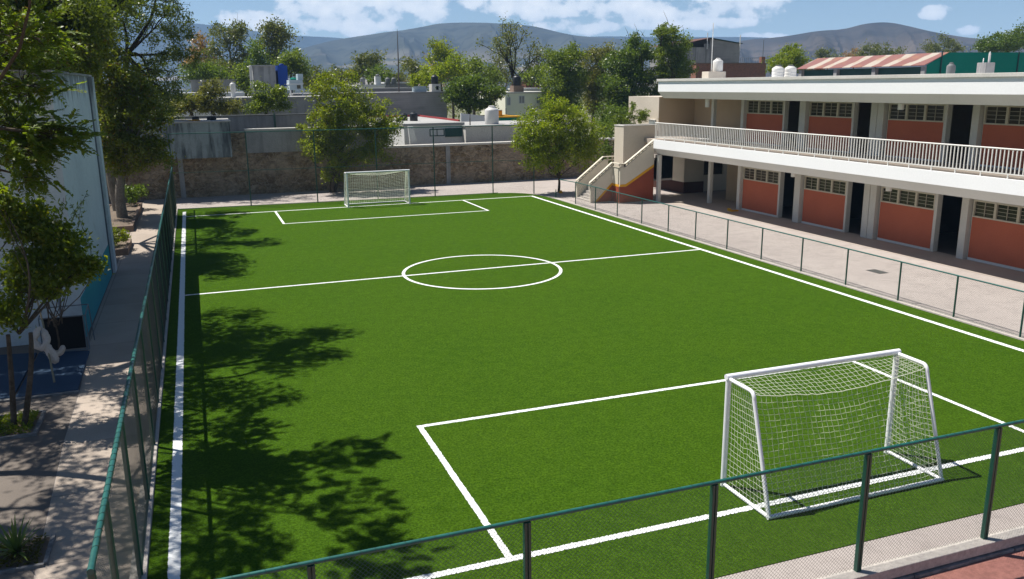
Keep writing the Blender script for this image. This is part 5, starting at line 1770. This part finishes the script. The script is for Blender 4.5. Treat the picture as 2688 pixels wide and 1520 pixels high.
bg('big_tree', 'tall upright tree nearest the grey house with pointed top', 1760, 300, 66, [(1755, 90, 66, 24, 26, 1.4, 18), (1775, 130, 66, 32, 34, 1.6, 34), (1740, 155, 66, 24, 34, 1.4, 22), (1790, 180, 66, 40, 26, 1.7, 34), (1745, 200, 66, 44, 34, 1.8, 40), (1800, 115, 66, 16, 18, 1, 8), (1735, 85, 66, 20, 10, 1, 6)], M['l_mid'], (.26, .12), 82, .55, 133, group=big, r0=.25)
mb = MB()
for u0, v0, u1, v1 in ((1652, 100, 1641, 72), (1676, 95, 1665, 62), (1690, 95, 1680, 80), (1757, 70, 1741, 28), (1780, 75, 1793, 66), (1795, 95, 1792, 68)):
    a, b = at(u0, v0, 67), at(u1, v1, 67)
    mb.tube([tuple(a), tuple((a + b) / 2 + (.06, 0, 0)), tuple(b)], [.03, .02, .008], 5)
tag(mb.build('bare_shoot', M['bark']), 'thin bare whippy shoots sticking out above the big trees', 'shoots')
bg('understory_tree', 'shrubby tree between the round tree and the stair wall', 1600, 330, 52, [(1590, 305, 52, 22, 34, .8, 20), (1620, 300, 50, 24, 26, .8, 18), (1585, 345, 50, 20, 20, .7, 10), (1690, 300, 50, 16, 22, .6, 10), (1655, 310, 50, 18, 14, .6, 8)], M['l_deep'], (.20, .09), 74, .42, 134)
bg('garden_tree', 'fresh green tree right of the brick parapet behind the white tanks', 2070, 190, 70, [(2070, 150, 70, 34, 20, 1.6, 26), (2100, 165, 70, 34, 22, 1.6, 24), (2040, 170, 70, 28, 20, 1.4, 16), (2085, 130, 70, 14, 12, 1, 6)], M['l_round'], (.26, .12), 76, .55, 135)
bg('pink_shrub', 'dusky pink flowering shrub at the left end of the striped shed roof', 2140, 192, 60, [(2142, 186, 60, 18, 10, .7, 10)], leaf_mat('pink_flower_leaves', (.06, .07, .03), (.25, .10, .10)), (.2, .1), 60, .35, 136, cat='shrub')
fr_ = 'far trees on the skyline behind the striped shed'
bg('far_tree', 'dark grey-green tree at the left of the skyline row behind the shed', 2178, 190, 150, [(2170, 150, 150, 26, 14, 2.5, 12), (2160, 138, 150, 12, 8, 2, 5)], M['l_far'], (.5, .24), 56, 1.1, 140, group=fr_)
bg('far_tree', 'low dusky tree second from left behind the shed', 2245, 190, 150, [(2245, 144, 150, 18, 14, 2.5, 10)], M['l_brown'], (.5, .24), 56, 1.1, 141, group=fr_)
bg('far_tree', 'yellow-green tree clump above the middle of the striped roof', 2290, 190, 135, [(2285, 132, 135, 24, 16, 2.2, 16), (2320, 134, 135, 18, 16, 2, 10), (2350, 138, 135, 14, 14, 2, 8), (2265, 142, 135, 16, 10, 2, 6)], M['l_far'], (.44, .2), 60, 1.0, 142, group=fr_)
bg('far_tree', 'olive tree pair above the right end of the striped roof', 2470, 190, 135, [(2440, 122, 135, 20, 12, 2, 10), (2478, 110, 135, 18, 14, 2, 11), (2510, 124, 135, 26, 14, 2.2, 14), (2460, 130, 135, 28, 8, 2, 8)], M['l_far'], (.44, .2), 60, 1.0, 143, group=fr_)
bg('far_tree', 'large dark green tree above the green netting at the right edge', 2640, 190, 80, [(2620, 112, 80, 46, 22, 2, 40), (2665, 105, 80, 40, 24, 2, 38), (2590, 125, 80, 24, 14, 1.5, 14), (2700, 100, 80, 50, 28, 2.2, 30)], M['l_deep'], (.32, .15), 74, .75, 144, group=fr_)
rng = np.random.default_rng(70)
P = []
for k in range(260):
    u = rng.uniform(-100, 2700)
    Y = rng.uniform(125, 230)
    p = at(u, 200, Y)
    h = rng.uniform(3.2, 6.2)
    q = rng.normal(size=(70, 3)) * np.array((1.6, 1.2, h * .28)) + np.array((p[0], Y, h * .55))
    P.append(q)
P = np.concatenate(P)
tag(np_mesh('distant_woodland', leaf_verts(P, .75, .40, rng), 4, M['l_far']), 'hazy band of woodland on the plain below the hills', 'woodland', kind='stuff')


# ------------------------------------------------------------------ hills
def hill(name, prof, D, mat, seed, depth=.45, base=-2):
    """ridge line given as (azimuth, elevation) in degrees at distance D; slopes fall away both sides"""
    az = np.array([p[0] for p in prof], float)
    el = np.array([p[1] for p in prof], float)
    A = np.linspace(az[0], az[-1], 260)
    E = np.interp(A, az, el)
    k = np.ones(7) / 7
    E = np.convolve(np.pad(E, 3, 'edge'), k, 'valid')
    rng = np.random.default_rng(seed)
    ph = rng.uniform(0, 6.28, 16)
    rows = 46
    mb = MB()
    for j in range(rows):
        t = j / (rows - 1)
        s = t / .72 if t < .72 else 1 - (t - .72) / .28 * .9
        dist = D * (1 - depth) + D * depth * (t / .72)
        for i, a in enumerate(A):
            rough = sum(math.sin(a * f + ph[m] + j * .13 * m) / f for m, f in enumerate((1.1, 2.3, 3.9, 6.1, 9.7, 14.1)))
            H = CAM[2] + math.tan(math.radians(E[i])) * D
            gully = 1 + .30 * rough * (1 - abs(2 * min(s, 1) - 1)) if t < .72 else 1
            z = base + (H - base) * (max(s, 0) ** 1.25) * gully
            if j == int(.72 * (rows - 1)):
                z = H + .15 * rough
            r = math.radians(a)
            mb.v.append((CAM[0] + math.sin(r) * dist, CAM[1] + math.cos(r) * dist, z))
    n = len(A)
    for j in range(rows - 1):
        for i in range(n - 1):
            mb.f.append((j * n + i, j * n + i + 1, (j + 1) * n + i + 1, (j + 1) * n + i))
    return structure(mb, name, mat, smooth=True)


hill('far_ridge', [(-26, 2.6), (-14, 3.4), (-5, 3.9), (0.5, 3.85), (3.3, 3.5), (6, 3.15), (9.6, 2.98), (12, 2.6), (20, 2.6), (26, 2.95), (31, 2.8), (36, 2.7), (44, 2.0), (56, 1.6)], 2900, M['hill_far'], 81, .3)
hill('mesa_hill', [(-30, .5), (-4, .6), (2, .9), (5, 1.6), (7.1, 2.35), (9, 2.85), (11, 3.12), (13.1, 3.42), (14.2, 3.45), (14.9, 3.75), (16.5, 3.90), (19, 3.85), (21.6, 3.70), (22.8, 3.45), (24, 3.05), (25.6, 2.9), (27.6, 2.75), (30, 2.4), (34, 1.7), (40, 1.0), (56, .6)], 1900, M['hill'], 82, .5)
hill('right_hill', [(24, .3), (29, 1.0), (33, 2.0), (35.5, 2.55), (37.5, 2.65), (39.7, 2.95), (41.2, 3.0), (42.2, 3.28), (43.5, 3.36), (44.6, 3.1), (45.6, 2.8), (47.6, 2.36), (49.5, 2.1), (51, 2.0), (56, 1.7), (66, 1.0)], 1500, M['hill_red'], 83, .5)

# ------------------------------------------------------------------ haze
hz = MB().box(-2900, -60, -1.5, 3400, 4100, 215)
b = NB('valley_haze')
pv = b.N('ShaderNodeVolumePrincipled')
pv.inputs['Color'].default_value = (.38, .62, 1.0, 1)
pv.inputs['Density'].default_value = .00021
pv.inputs['Anisotropy'].default_value = .0
b.L(pv.outputs[0], b.out.inputs['Volume'])
o = hz.build('haze', b.m)
tag(o, kind='stuff')
